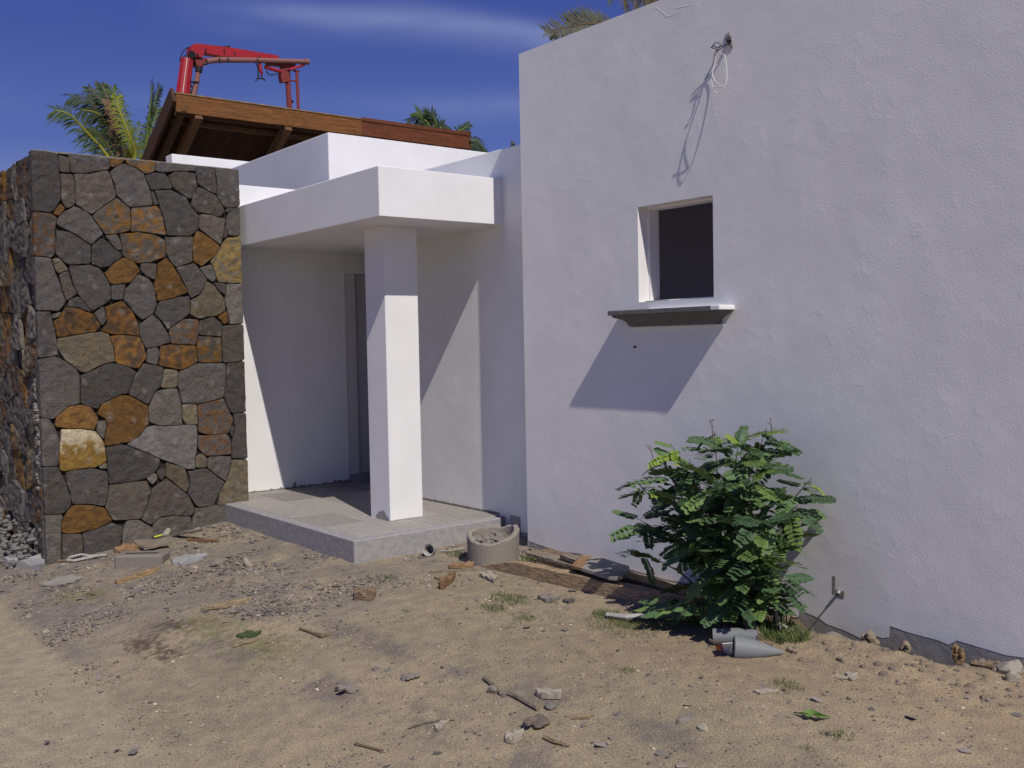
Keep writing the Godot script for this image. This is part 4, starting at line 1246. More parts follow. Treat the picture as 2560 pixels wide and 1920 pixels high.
	frond(t, [c4, Vector3(31.414, 12.903, -44.000), Vector3(31.702, 13.100, -44.000), Vector3(32.117, 13.411, -44.000)], 40, 0.55, 0.2, 0.08, 0.06, back, ribg, deep, 43)
	# stiff leaved palms close behind the plastered building
	var d := thing("date_palm", "stiff grey green palm leaf poking over the sloping top edge of the building", "palm tree")
	var c5 := Vector3(11.843, 6.638, -12.000)
	trunk(d, c5, Vector3(0.3, 0, -0.3), 0.2)
	frond(d, [c5, Vector3(11.355, 6.745, -12.000), Vector3(10.833, 6.617, -12.000), Vector3(10.177, 6.392, -11.900)], 70, 0.36, -0.10, 0.034, 0.024, back, ribd, ashy, 51)
	frond(d, [c5, Vector3(11.497, 6.726, -12.100), Vector3(10.924, 6.548, -12.000), Vector3(10.396, 6.405, -12.000)], 60, 0.28, 0.05, 0.034, 0.018, back, ribd, ashy, 52)
	frond(d, [c5, Vector3(11.918, 6.916, -12.200), Vector3(11.769, 6.951, -12.200), Vector3(11.608, 6.948, -12.200)], 22, 0.2, 0.0, 0.022, 0.016, back, ribd, ashy, 53)
	frond(d, [c5, Vector3(11.739, 6.927, -12.300), Vector3(11.299, 6.918, -12.300), Vector3(11.011, 6.830, -12.300)], 50, 0.28, -0.1, 0.034, 0.016, back, ribd, ashy, 54)
	var e := thing("date_palm", "olive palm crown cut by the top of the picture above the building", "palm tree")
	var c6 := Vector3(13.413, 8.421, -12.600)
	trunk(e, c6, Vector3(0.2, 0, -0.2), 0.22)
	var olive := leafmat(lin(0.105, 0.095, 0.040), 0.35)
	frond(e, [c6, Vector3(12.856, 7.961, -12.600), Vector3(12.482, 7.595, -12.500), Vector3(12.508, 7.277, -12.400)], 60, 0.34, 0.4, 0.026, 0.02, back, ribd, olive, 61)
	frond(e, [c6, Vector3(12.942, 7.912, -12.500), Vector3(12.672, 7.568, -12.400), Vector3(12.617, 7.253, -12.300)], 60, 0.34, 0.4, 0.026, 0.02, back, ribd, olive, 62)
	frond(e, [c6, Vector3(13.055, 7.868, -12.400), Vector3(12.837, 7.572, -12.300), Vector3(12.782, 7.293, -12.200)], 60, 0.34, 0.4, 0.026, 0.02, back, ribd, olive, 63)
	frond(e, [c6, Vector3(12.823, 8.059, -12.700), Vector3(12.348, 7.726, -12.600), Vector3(12.091, 7.427, -12.500)], 50, 0.28, 0.3, 0.024, 0.02, back, ribd, ashy, 64)
	frond(e, [c6, Vector3(13.546, 8.027, -12.600), Vector3(13.485, 7.784, -12.600), Vector3(13.510, 7.596, -12.600)], 50, 0.3, 0.3, 0.026, 0.02, back, ribd, olive, 65)
	frond(e, [c6, Vector3(14.205, 8.497, -12.800), Vector3(14.769, 8.547, -12.900), Vector3(15.194, 8.459, -13.000)], 50, 0.3, 0.3, 0.026, 0.02, back, ribd, olive, 66)
	frond(e, [c6, Vector3(13.633, 8.880, -12.800), Vector3(13.602, 9.178, -12.900), Vector3(13.369, 9.271, -13.000)], 50, 0.3, 0.3, 0.026, 0.02, back, ribd, olive, 67)

# ---------------------------------------------------------------- shrub
# feather leaf of round leaflets, grows along -z, upper face +y
func pinnate(pairs: int, length: float, sd: int, droop: float) -> ArrayMesh:
	var g := RandomNumberGenerator.new()
	g.seed = sd
	var s := begin()
	var at := func(t: float) -> Vector3:
		return Vector3(0, -droop * length * t * t, -length * t)
	tube(s, [at.call(0.0), at.call(0.35), at.call(0.7), at.call(1.0)], [0.0016, 0.0013, 0.001, 0.0006], 4)
	for k in pairs:
		var t := lerpf(0.2, 0.98, float(k) / (pairs - 1))
		var p: Vector3 = at.call(t)
		for sg in [-1.0, 1.0]:
			var l := length * 0.215 * (0.82 + 0.3 * sin(PI * t)) * g.randf_range(0.88, 1.1)
			var w := l * 0.42
			var d := Vector3(sg, g.randf_range(-0.45, 0.05), -0.35 - 0.5 * t * t).normalized()
			var f := Vector3(-d.z, 0, d.x).normalized() * w
			var up := Vector3(0, 0.07 * l, 0)
			var a := p + d * l * 0.06
			var b := p + d * l * 0.32
			var c := p + d * l * 0.80
			var e := p + d * l
			for h in [1.0, -1.0]:
				var q0: Vector3 = a
				var q1: Vector3 = b + f * h + up
				var q2: Vector3 = c + f * h * 0.9 + up
				s.add_vertex(q0); s.add_vertex(b); s.add_vertex(q1)
				s.add_vertex(b); s.add_vertex(c); s.add_vertex(q1)
				s.add_vertex(q1); s.add_vertex(c); s.add_vertex(q2)
				s.add_vertex(c); s.add_vertex(e); s.add_vertex(q2)
	return done(s)

func broadleaf(size: float) -> ArrayMesh:
	var s := begin()
	var out := []
	for k in 15:
		var a := TAU * k / 14.0
		var r := size * (0.62 + 0.30 * absf(cos(a * 1.5)) + (0.12 if k % 2 == 0 else 0.0))
		out.append(Vector3(sin(a) * r * 0.75, -0.35 * r * absf(sin(a)), -size * 0.75 - cos(a) * r))
	var c := Vector3(0, 0.03 * size, -size * 0.8)
	for k in 14:
		s.add_vertex(c); s.add_vertex(out[k]); s.add_vertex(out[k + 1])
	tube(s, [Vector3.ZERO, Vector3(0, 0.02, -size * 0.3), c], [0.0015], 4)
	return done(s)

func aim(dir: Vector3, roll: float) -> Basis:
	var z := -dir.normalized()
	var x := Vector3.UP.cross(z)
	if x.length() < 0.05: x = Vector3.RIGHT
	x = x.normalized()
	return Basis(x, z.cross(x), z).rotated(dir.normalized(), roll)

func make_shrub() -> void:
	var foot := Vector3(4.42, -0.02, -3.66)
	var b := thing("shrub", "leafy green shrub with feathery leaves growing against the white wall", "shrub", foot)
	var g := RandomNumberGenerator.new()
	g.seed = 2024
	var kinds := []
	for k in 6:
		kinds.append(pinnate(8 + k % 2, 0.165 + 0.02 * (k % 3), 40 + k, 0.14 + 0.12 * (k % 3)))
	var greens := [leafmat(lin(0.092, 0.160, 0.058), 0.55), leafmat(lin(0.070, 0.128, 0.052), 0.5), leafmat(lin(0.125, 0.195, 0.055), 0.6), leafmat(lin(0.055, 0.102, 0.048), 0.45)]
	var young := leafmat(lin(0.190, 0.270, 0.040), 0.7)
	var bark := worn(lin(0.12, 0.085, 0.06), 0.2)
	var tips := [
		[Vector3(4.450, 0.940, -4.269), 8], [Vector3(4.400, 1.113, -3.739), 11], [Vector3(4.450, 1.146, -3.375), 11], [Vector3(4.580, 1.075, -3.365), 9], [Vector3(4.660, 0.854, -3.223), 8],
		[Vector3(4.360, 0.530, -4.399), 8], [Vector3(4.420, 1.012, -4.131), 9], [Vector3(4.600, 0.702, -3.276), 10], [Vector3(4.520, 0.556, -3.304), 10], [Vector3(4.320, 0.344, -3.110), 9],
		[Vector3(4.420, 0.291, -4.435), 5], [Vector3(4.300, 1.081, -3.456), 12], [Vector3(4.460, 0.754, -4.524), 6], [Vector3(4.300, 0.222, -3.229), 8], [Vector3(4.250, 0.953, -3.798), 12],
		[Vector3(4.120, 0.913, -3.432), 12], [Vector3(4.180, 0.925, -3.234), 12], [Vector3(4.150, 0.761, -3.688), 12], [Vector3(4.050, 0.710, -3.312), 12], [Vector3(4.150, 0.699, -3.163), 12],
		[Vector3(4.120, 0.542, -3.595), 11], [Vector3(4.050, 0.526, -3.293), 12], [Vector3(4.180, 0.484, -3.167), 10], [Vector3(4.100, 0.361, -3.467), 10], [Vector3(4.080, 0.365, -3.215), 11],
		[Vector3(4.300, 0.745, -4.050), 10], [Vector3(4.300, 0.544, -4.106), 8], [Vector3(4.080, 0.230, -3.300), 8]]
	var budget := 0
	var rest := []
	for tone in 4:
		var st := SurfaceTool.new()
		st.begin(Mesh.PRIMITIVE_TRIANGLES)
		rest.append(st)
	for i in tips.size():
		var tip: Vector3 = (tips[i][0] - foot) * Vector3(1, 0.97, 0.90)
		var start := Vector3(g.randf_range(-0.05, 0.05), 0, g.randf_range(-0.07, 0.07))
		var mid := Vector3(tip.x * 0.35, tip.y * 0.55 + 0.06, tip.z * 0.42) + Vector3(g.randf_range(-0.03, 0.03), 0, g.randf_range(-0.04, 0.04))
		var path := curve([start, mid, tip], 8)
		var s := begin()
		tube(s, path, [0.0075, 0.007, 0.0065, 0.006, 0.006, 0.0055, 0.005, 0.005, 0.0045, 0.004, 0.004, 0.0035, 0.003, 0.003, 0.0025, 0.002, 0.0015], 5)
		part("stem", s, bark, b)
		var n := int(tips[i][1] * 1.6)
		var ang := g.randf() * TAU
		for k in n:
			var t := lerpf(0.40 if tip.y > 0.4 else 0.25, 1.0, pow((k + 0.5) / n, 0.62))
			var fi := t * (path.size() - 1)
			var p: Vector3 = path[mini(int(fi), path.size() - 1)]
			ang += 2.4 + g.randf_range(-0.3, 0.3)
			var flat := Vector3(cos(ang), 0, sin(ang))
			var outward := Vector3(tip.x, 0, tip.z).normalized()
			var dir := flat + outward * 0.30 + Vector3(-0.22, 0, 0.05) + Vector3.UP * g.randf_range(-0.6, 0.85)
			if foot.x + p.x + dir.normalized().x * 0.17 > WX - 0.03:
				dir.x = -absf(dir.x) * 0.4
			var top := k >= n - 4 and tip.y > 0.72
			var k2 := g.randf_range(0.85, 1.15) * (0.7 if top else 1.0)
			var place := Transform3D(aim(dir, g.randf_range(-0.7, 0.7)).scaled_local(Vector3.ONE * k2), p)
			var tone := g.randi() % 4
			var kind := g.randi() % 6
			if k % 2 == 0 and budget < 296:
				budget += 1
				var o := MeshInstance3D.new()
				o.name = "leaf"
				o.mesh = kinds[kind]
				o.material_override = young if top and g.randf() < 0.5 else greens[tone]
				o.transform = place
				b.add_child(o, true)
			else:
				rest[tone].append_from(kinds[kind], 0, place)
	for tone in 4:
		var o := put("leaves", rest[tone].commit(), greens[tone], b)
		o.set_meta("kind", "stuff")
	# bare flower stalks on top
	for q in [[Vector3(4.400, 1.029, -3.740), Vector3(4.400, 1.098, -3.745), Vector3(4.400, 1.139, -3.766)], [Vector3(4.450, 1.031, -3.371), Vector3(4.450, 1.102, -3.373), Vector3(4.450, 1.166, -3.382)], [Vector3(4.450, 0.831, -4.246), Vector3(4.450, 0.910, -4.267), Vector3(4.450, 0.954, -4.296)]]:
		var s := begin()
		var a: Vector3 = q[0] - foot
		var m: Vector3 = q[1] - foot
		var e: Vector3 = q[2] - foot
		tube(s, [a, m, e], [0.003, 0.0025, 0.0015], 5)
		for k in 5:
			var from := m.lerp(e, k / 5.0)
			tube(s, [from, from + Vector3(g.randf_range(-0.02, 0.02), 0.012, g.randf_range(-0.025, 0.025))], [0.0016, 0.002], 4)
		part("flower_stalk", s, worn(lin(0.20, 0.13, 0.09), 0.2), b)
	# broad leaved weed at its foot
	var wfoot := Vector3(4.22, 0.0, -3.72)
	var w := thing("weed", "low weed with broad lobed leaves at the foot of the shrub", "plant", wfoot)
	var leaf := broadleaf(0.055)
	for k in 26:
		var o := MeshInstance3D.new()
		o.name = "leaf"
		o.mesh = leaf
		o.material_override = greens[(k * 7) % 3]
		var a := k * 2.39996
		var r := 0.03 + 0.014 * k * 0.7
		var p := Vector3(-0.10 + cos(a) * r * 0.55, 0.06 + 0.14 * g.randf(), sin(a) * r)
		o.transform = Transform3D(aim(Vector3(cos(a) - 0.5, -0.35, sin(a)), 0.0).scaled_local(Vector3.ONE * g.randf_range(0.8, 1.25)), p)
		w.add_child(o, true)
		var s := begin()
		tube(s, [Vector3(0, -0.02, 0), p * 0.5 + Vector3(0, 0.05, 0), p], [0.003, 0.0025, 0.0015], 4)
		part("stem", s, greens[2], w)

# ---------------------------------------------------------------- small things
func make_wires() -> void:
	var w := thing("hanging_wires", "loose electric wires dangling from a hole high on the white wall", "wires")
	var grey_w := mat(lin(0.10, 0.12, 0.11), 0.6)
	var white_w := mat(lin(0.62, 0.60, 0.56), 0.5)
	var s := begin()
	tube(s, [Vector3(4.824, 3.389, -3.937), Vector3(4.809, 3.377, -3.927), Vector3(4.801, 3.369, -3.924)], [0.017, 0.018, 0.017], 9)
	part("conduit", s, mat(lin(0.045, 0.03, 0.028), 0.6), w)
	s = begin()
	lump(s, Vector3(4.813, 3.413, -3.922), Vector3(0.012, 0.026, 0.020), 5, 0.3, 5)
	lump(s, Vector3(4.813, 3.406, -3.943), Vector3(0.010, 0.024, 0.020), 6, 0.3, 5)
	lump(s, Vector3(4.813, 3.363, -3.911), Vector3(0.010, 0.032, 0.014), 8, 0.3, 5)
	part("mortar_rim", s, M.cement, w)
	s = begin()
	tube(s, curve([Vector3(4.794, 3.366, -3.920), Vector3(4.779, 3.355, -3.951), Vector3(4.769, 3.348, -3.981), Vector3(4.759, 3.352, -4.019), Vector3(4.754, 3.374, -3.990), Vector3(4.759, 3.359, -3.953), Vector3(4.764, 3.329, -3.984), Vector3(4.764, 3.311, -4.003), Vector3(4.759, 3.257, -4.011), Vector3(4.754, 3.219, -4.033), Vector3(4.764, 3.177, -4.082)]), [0.0030], 5)
	part("grey_wire", s, grey_w, w)
	s = begin()
	tube(s, curve([Vector3(4.794, 3.364, -3.922), Vector3(4.784, 3.342, -3.970), Vector3(4.779, 3.332, -4.002), Vector3(4.769, 3.362, -4.000), Vector3(4.764, 3.358, -4.032)]), [0.0030], 5)
	part("grey_wire", s, grey_w, w)
	s = begin()
	tube(s, curve([Vector3(4.794, 3.363, -3.922), Vector3(4.784, 3.358, -3.951), Vector3(4.784, 3.347, -3.992), Vector3(4.782, 3.328, -3.999), Vector3(4.774, 3.290, -3.938), Vector3(4.754, 3.203, -3.904), Vector3(4.729, 3.112, -3.889), Vector3(4.716, 3.068, -3.913), Vector3(4.714, 3.053, -3.935), Vector3(4.719, 3.084, -3.975), Vector3(4.739, 3.151, -4.007), Vector3(4.759, 3.210, -4.015), Vector3(4.774, 3.266, -4.011), Vector3(4.782, 3.322, -4.012)]), [0.0028], 5)
	part("white_wire", s, white_w, w)
	s = begin()
	tube(s, curve([Vector3(4.744, 3.187, -4.004), Vector3(4.734, 3.144, -3.978), Vector3(4.726, 3.103, -3.925), Vector3(4.724, 3.092, -3.912), Vector3(4.719, 3.097, -3.950), Vector3(4.714, 3.113, -4.000)]), [0.0028], 5)
	part("white_wire", s, white_w, w)
	var p := thing("pipe_stub", "small grey pipe elbow in a patch low on the white wall by the shrub", "pipe")
	s = begin()
	box(s, Vector3(4.812, 0.164, -3.244), Vector3(4.822, 0.267, -3.223), 0.003)
	box(s, Vector3(4.811, 0.152, -3.219), Vector3(4.823, 0.194, -3.167), 0.003)
	part("bare_patch", s, M.rawcement, p)
	s = begin()
	tube(s, [Vector3(4.820, 0.181, -3.204), Vector3(4.800, 0.186, -3.193), Vector3(4.795, 0.179, -3.197)], [0.009, 0.009, 0.008], 8)
	part("elbow", s, mat(lin(0.42, 0.41, 0.40), 0.6), p)
	s = begin()
	tube(s, [Vector3(4.797, 0.180, -3.193), Vector3(4.786, 0.102, -3.252), Vector3(4.780, 0.020, -3.318)], [0.0025], 5)
	part("wire", s, grey_w, p)
	var m := thing("plaster_scar", "scratched plaster mark near the top edge of the white building", "mark")
	s = begin()
	for q in [[Vector3(4.815, 3.744, -4.529), Vector3(4.815, 3.681, -4.454)], [Vector3(4.815, 3.659, -4.450), Vector3(4.815, 3.654, -4.371), Vector3(4.815, 3.660, -4.293)], [Vector3(4.815, 3.689, -4.352), Vector3(4.815, 3.681, -4.280), Vector3(4.815, 3.675, -4.209)], [Vector3(4.815, 3.695, -4.463), Vector3(4.815, 3.661, -4.436)]]:
		tube(s, curve(q, 5), [0.0022], 5)
	part("ridge", s, M.plaster, m)
	var h := thing("nail", "small dark nail in the shadow under the window sill", "nail")
	s = begin()
	tube(s, [Vector3(4.824, 3.676, -4.678) * 0.0 + Vector3(WX + 0.01, 1.558, -4.752), Vector3(WX - 0.012, 1.555, -4.752)], [0.006, 0.009], 6)
	part("nail", s, mat(lin(0.02, 0.02, 0.02), 0.6), h)

# beam between two points, w wide, h high, with a rough left end
func plank(called: String, label: String, a: Vector3, b: Vector3, w: float, h: float, m: Material, taper := 0.0, tilt := 0.0) -> Node3D:
	var o := thing(called, label, "plank" if h < 0.06 else "beam", (a + b) / 2.0)
	var s := begin()
	var d := b - a
	var l := d.length()
	var z := d / l
	var x := Vector3.UP.cross(z).normalized().rotated(z, tilt)
	var y := z.cross(x)
	var n := 14
	var rows := []
	for i in n + 1:
		var t := float(i) / n
		var k := 1.0 if taper <= 0.0 else clampf(0.18 + t / taper, 0.0, 1.0)
		var c := z * (t - 0.5) * l
		var row := []
		for q in [[-1, 0], [-1, 1], [1, 1], [1, 0]]:
			var j := Vector3(fine.get_noise_2d(t * 700, q[0] * 50.0 + q[1] * 20.0), fine.get_noise_2d(t * 700 + 90, q[0] * 50.0 + q[1] * 20.0), 0) * 0.010
			row.append(c + x * (q[0] * w * 0.5 + j.x) + y * (q[1] * h * k + j.y * (1.0 if q[1] else 0.0)))
		rows.append(row)
	for i in n:
		var ctr: Vector3 = (rows[i][0] + rows[i + 1][2]) / 2.0
		for k in 4:
			var k2 := (k + 1) % 4
			quad(s, rows[i][k], rows[i][k2], rows[i + 1][k2], rows[i + 1][k], ctr)
	quad(s, rows[0][0], rows[0][1], rows[0][2], rows[0][3], rows[1][0])
	quad(s, rows[n][0], rows[n][1], rows[n][2], rows[n][3], rows[n - 1][0])
	part("board", s, m, o)
	return o

func stick(called: String, label: String, pts: Array, r: Array, m: Material, category := "stick") -> void:
	var c: Vector3 = pts[0]
	var o := thing(called, label, category, c)
	var q := []
	for p in pts: q.append(p - c)
	var s := begin()
	tube(s, q, r, 6)
	part("shaft", s, m, o)

func rock(label: String, at: Vector3, r: Vector3, sd: int, m: Material, called := "rock", bits := 0) -> void:
	var o := thing(called, label, called.replace("_", " "), at)
	var s := begin()
	lump(s, Vector3(0, r.y * 0.45, 0), r, sd, 0.30, 9, Basis(Vector3.UP, sd * 1.3), 8)
	var g := RandomNumberGenerator.new()
	g.seed = sd
	for k in bits:
		var d := Vector3(g.randf_range(-1, 1), g.randf_range(-0.3, 0.9), g.randf_range(-1, 1))
		lump(s, Vector3(0, r.y * 0.4, 0) + d * r * 0.8, r * g.randf_range(0.3, 0.6), sd * 7 + k, 0.35, 6, Basis(Vector3.UP, k), 5)
	part("body", s, m, o)

# thin ragged flake lying on the ground
func flake(called: String, label: String, category: String, pts: Array, thick: float, m: Material, rag := 1.0) -> void:
	var c := Vector3.ZERO
	for p in pts: c += p
	c /= pts.size()
	var src := pts
	pts = []
	for i in src.size():
		var a: Vector3 = src[i]
		var b: Vector3 = src[(i + 1) % src.size()]
		for k in 3:
			var q := a.lerp(b, k / 3.0)
			var j := a.distance_to(b) * 0.20 * rag * fine.get_noise_2d(q.x * 3000, q.z * 3000)
			pts.append(q + (q - c).normalized() * Vector3(1, 0, 1) * j)
	var o := thing(called, label, category, c)
	var s := begin()
	var up := Vector3.UP * thick
	for i in pts.size():
		var a: Vector3 = pts[i] - c + Vector3.UP * 0.004
		var b: Vector3 = pts[(i + 1) % pts.size()] - c + Vector3.UP * 0.004
		var j := Vector3.UP * thick * 0.4 * rag * sin(i * 2.3)
		var j2 := Vector3.UP * thick * 0.4 * rag * sin(((i + 1) % pts.size()) * 2.3)
		tri(s, a + up + j, b + up + j2, up * (1.0 + 0.3 * rag), Vector3(0, -1, 0))
		tri(s, a, b, Vector3(0, 0.002, 0), Vector3(0, 1, 0))
		quad(s, a, b, b + up + j2, a + up + j, Vector3.ZERO)
	part("piece", s, m, o)

func make_debris() -> void:
	var grey_c := worn(lin(0.30, 0.265, 0.23), 0.5, 0.95, 0.3)
	var brownw := timber(lin(0.36, 0.225, 0.130), 0.5, 0.85)
	var darkw := timber(lin(0.34, 0.255, 0.185), 0.5, 0.9)
	var beamw := timber(lin(0.60, 0.455, 0.310), 0.5, 0.9)
	var greyw := timber(lin(0.40, 0.345, 0.285), 0.5, 0.9)
	var pale := timber(lin(0.48, 0.38, 0.25), 0.4, 0.9)
	var orange := timber(lin(0.48, 0.31, 0.18), 0.4, 0.8)
	var bone := worn(lin(0.48, 0.42, 0.33), 0.3)
	var white := worn(lin(0.56, 0.53, 0.50), 0.3)
	# broken concrete ring
	var pc := Vector3(4.372, 0.0, -5.80)
	var p := thing("concrete_pipe", "broken grey concrete pipe end standing at the corner of the porch floor", "pipe", pc)
	var s := begin()
	var n := 40
	var lean := Basis(Vector3(1, 0, 0.4).normalized(), 0.06)
	var prof := []
	for i in n:
		var a := TAU * i / n
		var top := 0.215 + fine.get_noise_1d(i * 23.0) * 0.018 + 0.05 * maxf(0.0, sin(a + 0.6)) - 0.05 * maxf(0.0, cos(a - 2.1))
		var d := Vector3(cos(a), 0, sin(a))
		prof.append([lean * (d * 0.185 + Vector3.DOWN * 0.03), lean * (d * 0.193 + Vector3.UP * (top - 0.01)), lean * (d * 0.183 + Vector3.UP * top), lean * (d * 0.155 + Vector3.UP * (top - 0.006 + fine.get_noise_1d(i * 51.0) * 0.012)), lean * (d * 0.150 + Vector3.UP * 0.02)])
	for i in n:
		var j := (i + 1) % n
		for k in 4:
			var a: Vector3 = prof[i][k]
			var b: Vector3 = prof[j][k]
			var ring := (a + b).normalized() * 0.169
			quad(s, a, b, prof[j][k + 1], prof[i][k + 1], Vector3(ring.x, 0.12, ring.z))
	part("ring", s, worn(lin(0.37, 0.335, 0.285), 0.5, 0.95, 0.3), p)
	s = begin()
	for k in 60:
		var a := k * 2.4
		var r := 0.145 * sqrt(k / 60.0)
		lump(s, Vector3(cos(a) * r, 0.168 + 0.016 * sin(k), sin(a) * r), Vector3(0.032, 0.022, 0.028), 300 + k, 0.3, 4, Basis.IDENTITY, 4)
	var fill := part("gravel_fill", s, grey_c, p)
	fill.set_meta("kind", "stuff")
	# crumpled plastic cup and its straws
	var cup := thing("plastic_cup", "dusty plastic cup on its side against the porch floor", "cup", Vector3(4.16, 0.045, -6.30))
	s = begin()
	var ax := Vector3(-0.72, 0.1, 0.55).normalized()
	var cr := []
	for q in [[-0.05, 0.030], [0.05, 0.040], [0.058, 0.046], [0.05, 0.036], [-0.04, 0.026]]:
		var ring := []
		var e1 := ax.cross(Vector3.UP).normalized()
		var e2 := ax.cross(e1)
		for k in 16:
			ring.append(ax * q[0] + (e1 * cos(TAU * k / 16) + e2 * sin(TAU * k / 16)) * q[1])
		cr.append(ring)
	for i in 4:
		for k in 16:
			var j := (k + 1) % 16
			quad(s, cr[i][k], cr[i][j], cr[i + 1][j], cr[i + 1][k], Vector3.ZERO if i < 2 else (cr[i][k] as Vector3) * 3.0)
	for k in 16:
		tri(s, ax * -0.05, cr[0][k], cr[0][(k + 1) % 16], Vector3.ZERO)
	part("shell", s, worn(lin(0.52, 0.49, 0.45), 0.3, 0.5, 0.05), cup)
	stick("straw", "pale straw lying behind the plastic cup", [Vector3(4.250, 0.014, -6.320), Vector3(4.306, 0.022, -6.250), Vector3(4.420, 0.026, -6.229)], [0.005], white, "straw")
	# beams and boards in front of the building
	plank("beam", "brown squared beam with a splintered end, nearest to the road", Vector3(4.187, 0.002, -5.697) + Vector3(0.045, 0, 0), Vector3(4.301, 0.001, -3.886) + Vector3(0.045, 0, 0), 0.085, 0.09, beamw, 0.22)
	plank("beam", "grey-brown beam between the brown beam and the white wall", Vector3(4.528, 0.019, -5.474) + Vector3(0.075, 0, 0), Vector3(4.404, 0.001, -3.997) + Vector3(0.075, 0, 0), 0.12, 0.085, darkw, 0.0)
	plank("plank", "thin dark plank half hidden under the shrub by the white wall", Vector3(4.481, 0.062, -4.558), Vector3(4.574, 0.022, -4.075), 0.07, 0.025, greyw, 0.0)
	plank("plank", "flat weathered board lying on the grey-brown beam by its far end", Vector3(4.454, 0.101, -5.447), Vector3(4.404, 0.103, -4.881), 0.12, 0.018, greyw, 0.0)
	flake("panel", "grey weathered panel lying across the grey-brown beam", "panel", [Vector3(4.531, 0.139, -4.901), Vector3(4.518, 0.128, -4.542), Vector3(4.432, 0.121, -4.461), Vector3(4.284, 0.113, -4.404), Vector3(4.265, 0.113, -4.471), Vector3(4.279, 0.120, -4.737)], 0.02, worn(lin(0.36, 0.335, 0.30), 0.4), 0.12)
	flake("panel", "orange strip of wood beside the grey panel", "panel", [Vector3(4.479, 0.139, -4.974), Vector3(4.526, 0.141, -4.898), Vector3(4.275, 0.122, -4.734), Vector3(4.280, 0.123, -4.833)], 0.018, orange, 0.1)
	flake("offcut", "small grey offcut next to the orange strip", "offcut", [Vector3(4.462, 0.136, -5.108), Vector3(4.445, 0.135, -4.930), Vector3(4.361, 0.129, -4.884), Vector3(4.396, 0.131, -5.080)], 0.025, greyw, 0.1)
	stick("white_tube", "white plastic tube lying in the grass before the shrub", [Vector3(3.946, 0.020, -4.156), Vector3(3.980, 0.025, -4.035), Vector3(4.136, 0.025, -3.957), Vector3(4.228, 0.021, -3.856)], [0.016, 0.017, 0.017, 0.016], white, "tube")
	flake("splinter", "orange and white splinter of wood before the concrete pipe", "splinter", [Vector3(3.996, 0.000, -5.824), Vector3(4.069, 0.000, -5.882), Vector3(4.178, 0.001, -5.829), Vector3(4.194, 0.002, -5.785), Vector3(4.137, 0.000, -5.737), Vector3(4.047, 0.000, -5.771)], 0.02, orange)
	plank("plank", "long thin grey lath in front of the orange splinter", Vector3(3.823, 0.000, -5.804), Vector3(4.113, 0.000, -5.653), 0.03, 0.014, greyw)
	flake("offcut", "brown wedge of wood standing on edge before the lath", "offcut", [Vector3(3.598, 0.000, -5.373), Vector3(3.686, 0.000, -5.477), Vector3(3.837, 0.000, -5.586), Vector3(3.871, 0.000, -5.569), Vector3(3.796, 0.000, -5.484), Vector3(3.631, 0.000, -5.356)], 0.035, brownw)
	flake("offcut", "pale chip of wood beside the brown wedge", "offcut", [Vector3(3.745, 0.000, -5.643), Vector3(3.814, 0.000, -5.665), Vector3(3.831, 0.000, -5.620), Vector3(3.749, 0.000, -5.570)], 0.015, pale)
	flake("mortar_flake", "crumpled pale flake below the splintered beam end", "flake", [Vector3(4.015, 0.000, -5.478), Vector3(4.112, 0.000, -5.533), Vector3(4.078, 0.000, -5.348), Vector3(3.968, 0.000, -5.269), Vector3(3.990, 0.000, -5.387)], 0.02, bone)
	flake("mortar_flake", "flat grey flake below the middle of the brown beam", "flake", [Vector3(3.942, 0.000, -4.771), Vector3(4.019, 0.000, -4.739), Vector3(4.024, 0.000, -4.657), Vector3(3.925, 0.000, -4.618), Vector3(3.902, 0.000, -4.657)], 0.018, grey_c)
	flake("mortar_flake", "dark flat flake beside the grey one under the brown beam", "flake", [Vector3(3.989, 0.000, -4.596), Vector3(4.059, 0.000, -4.588), Vector3(4.044, 0.000, -4.545), Vector3(3.989, 0.000, -4.541)], 0.014, worn(lin(0.14, 0.125, 0.115)))
	# fabric cone with a printed carton, below the shrub
	var ct := Vector3(4.114, 0.021, -3.059)
	var cb := Vector3(3.946, 0.041, -3.230)
	var cone := thing("plastic_cone", "grey plastic cone lying on its side under the shrub", "plastic cone", cb)
	s = begin()
	var dv := ct - cb
	var e1 := dv.cross(Vector3.UP).normalized()
	var e2 := dv.normalized().cross(e1)
	var rr := []
	for q in [[-0.02, 0.055], [0.0, 0.060], [0.22, 0.058], [0.23, 0.054], [0.45, 0.049], [0.46, 0.045], [0.68, 0.034], [0.69, 0.030], [0.88, 0.018], [1.0, 0.008]]:
		var ring := []
		for k in 28:
			ring.append(dv * q[0] + (e1 * cos(TAU * k / 28) + e2 * sin(TAU * k / 28)) * q[1])
		rr.append(ring)
	for i in rr.size() - 1:
		var ctr: Vector3 = (rr[i][0] + rr[i][14]) / 2.0
		for k in 28:
			quad(s, rr[i][k], rr[i][(k + 1) % 28], rr[i + 1][(k + 1) % 28], rr[i + 1][k], ctr)
	part("shell", s, mat(lin(0.20, 0.21, 0.22), 0.55), cone)
	s = begin()
	for i in 28:
		var a := rr[0] as Array
		var k := i % 28
		tri(s, dv * 0.12, a[k], a[(k + 1) % 28], dv)
	part("inside", s, mat(lin(0.05, 0.055, 0.06), 0.8), cone)
	var t2 := thing("short_tube", "short grey tube lying behind the cone under the shrub", "tube", Vector3(4.094, 0.048, -3.322))
	s = begin()
	tube(s, [Vector3(-0.085, -0.005, -0.10), Vector3(0.0, 0, 0.0), Vector3(0.05, 0.0, 0.085)], [0.044, 0.044, 0.042], 24)
	part("shell", s, mat(lin(0.19, 0.20, 0.21), 0.55), t2)
	make_carton()
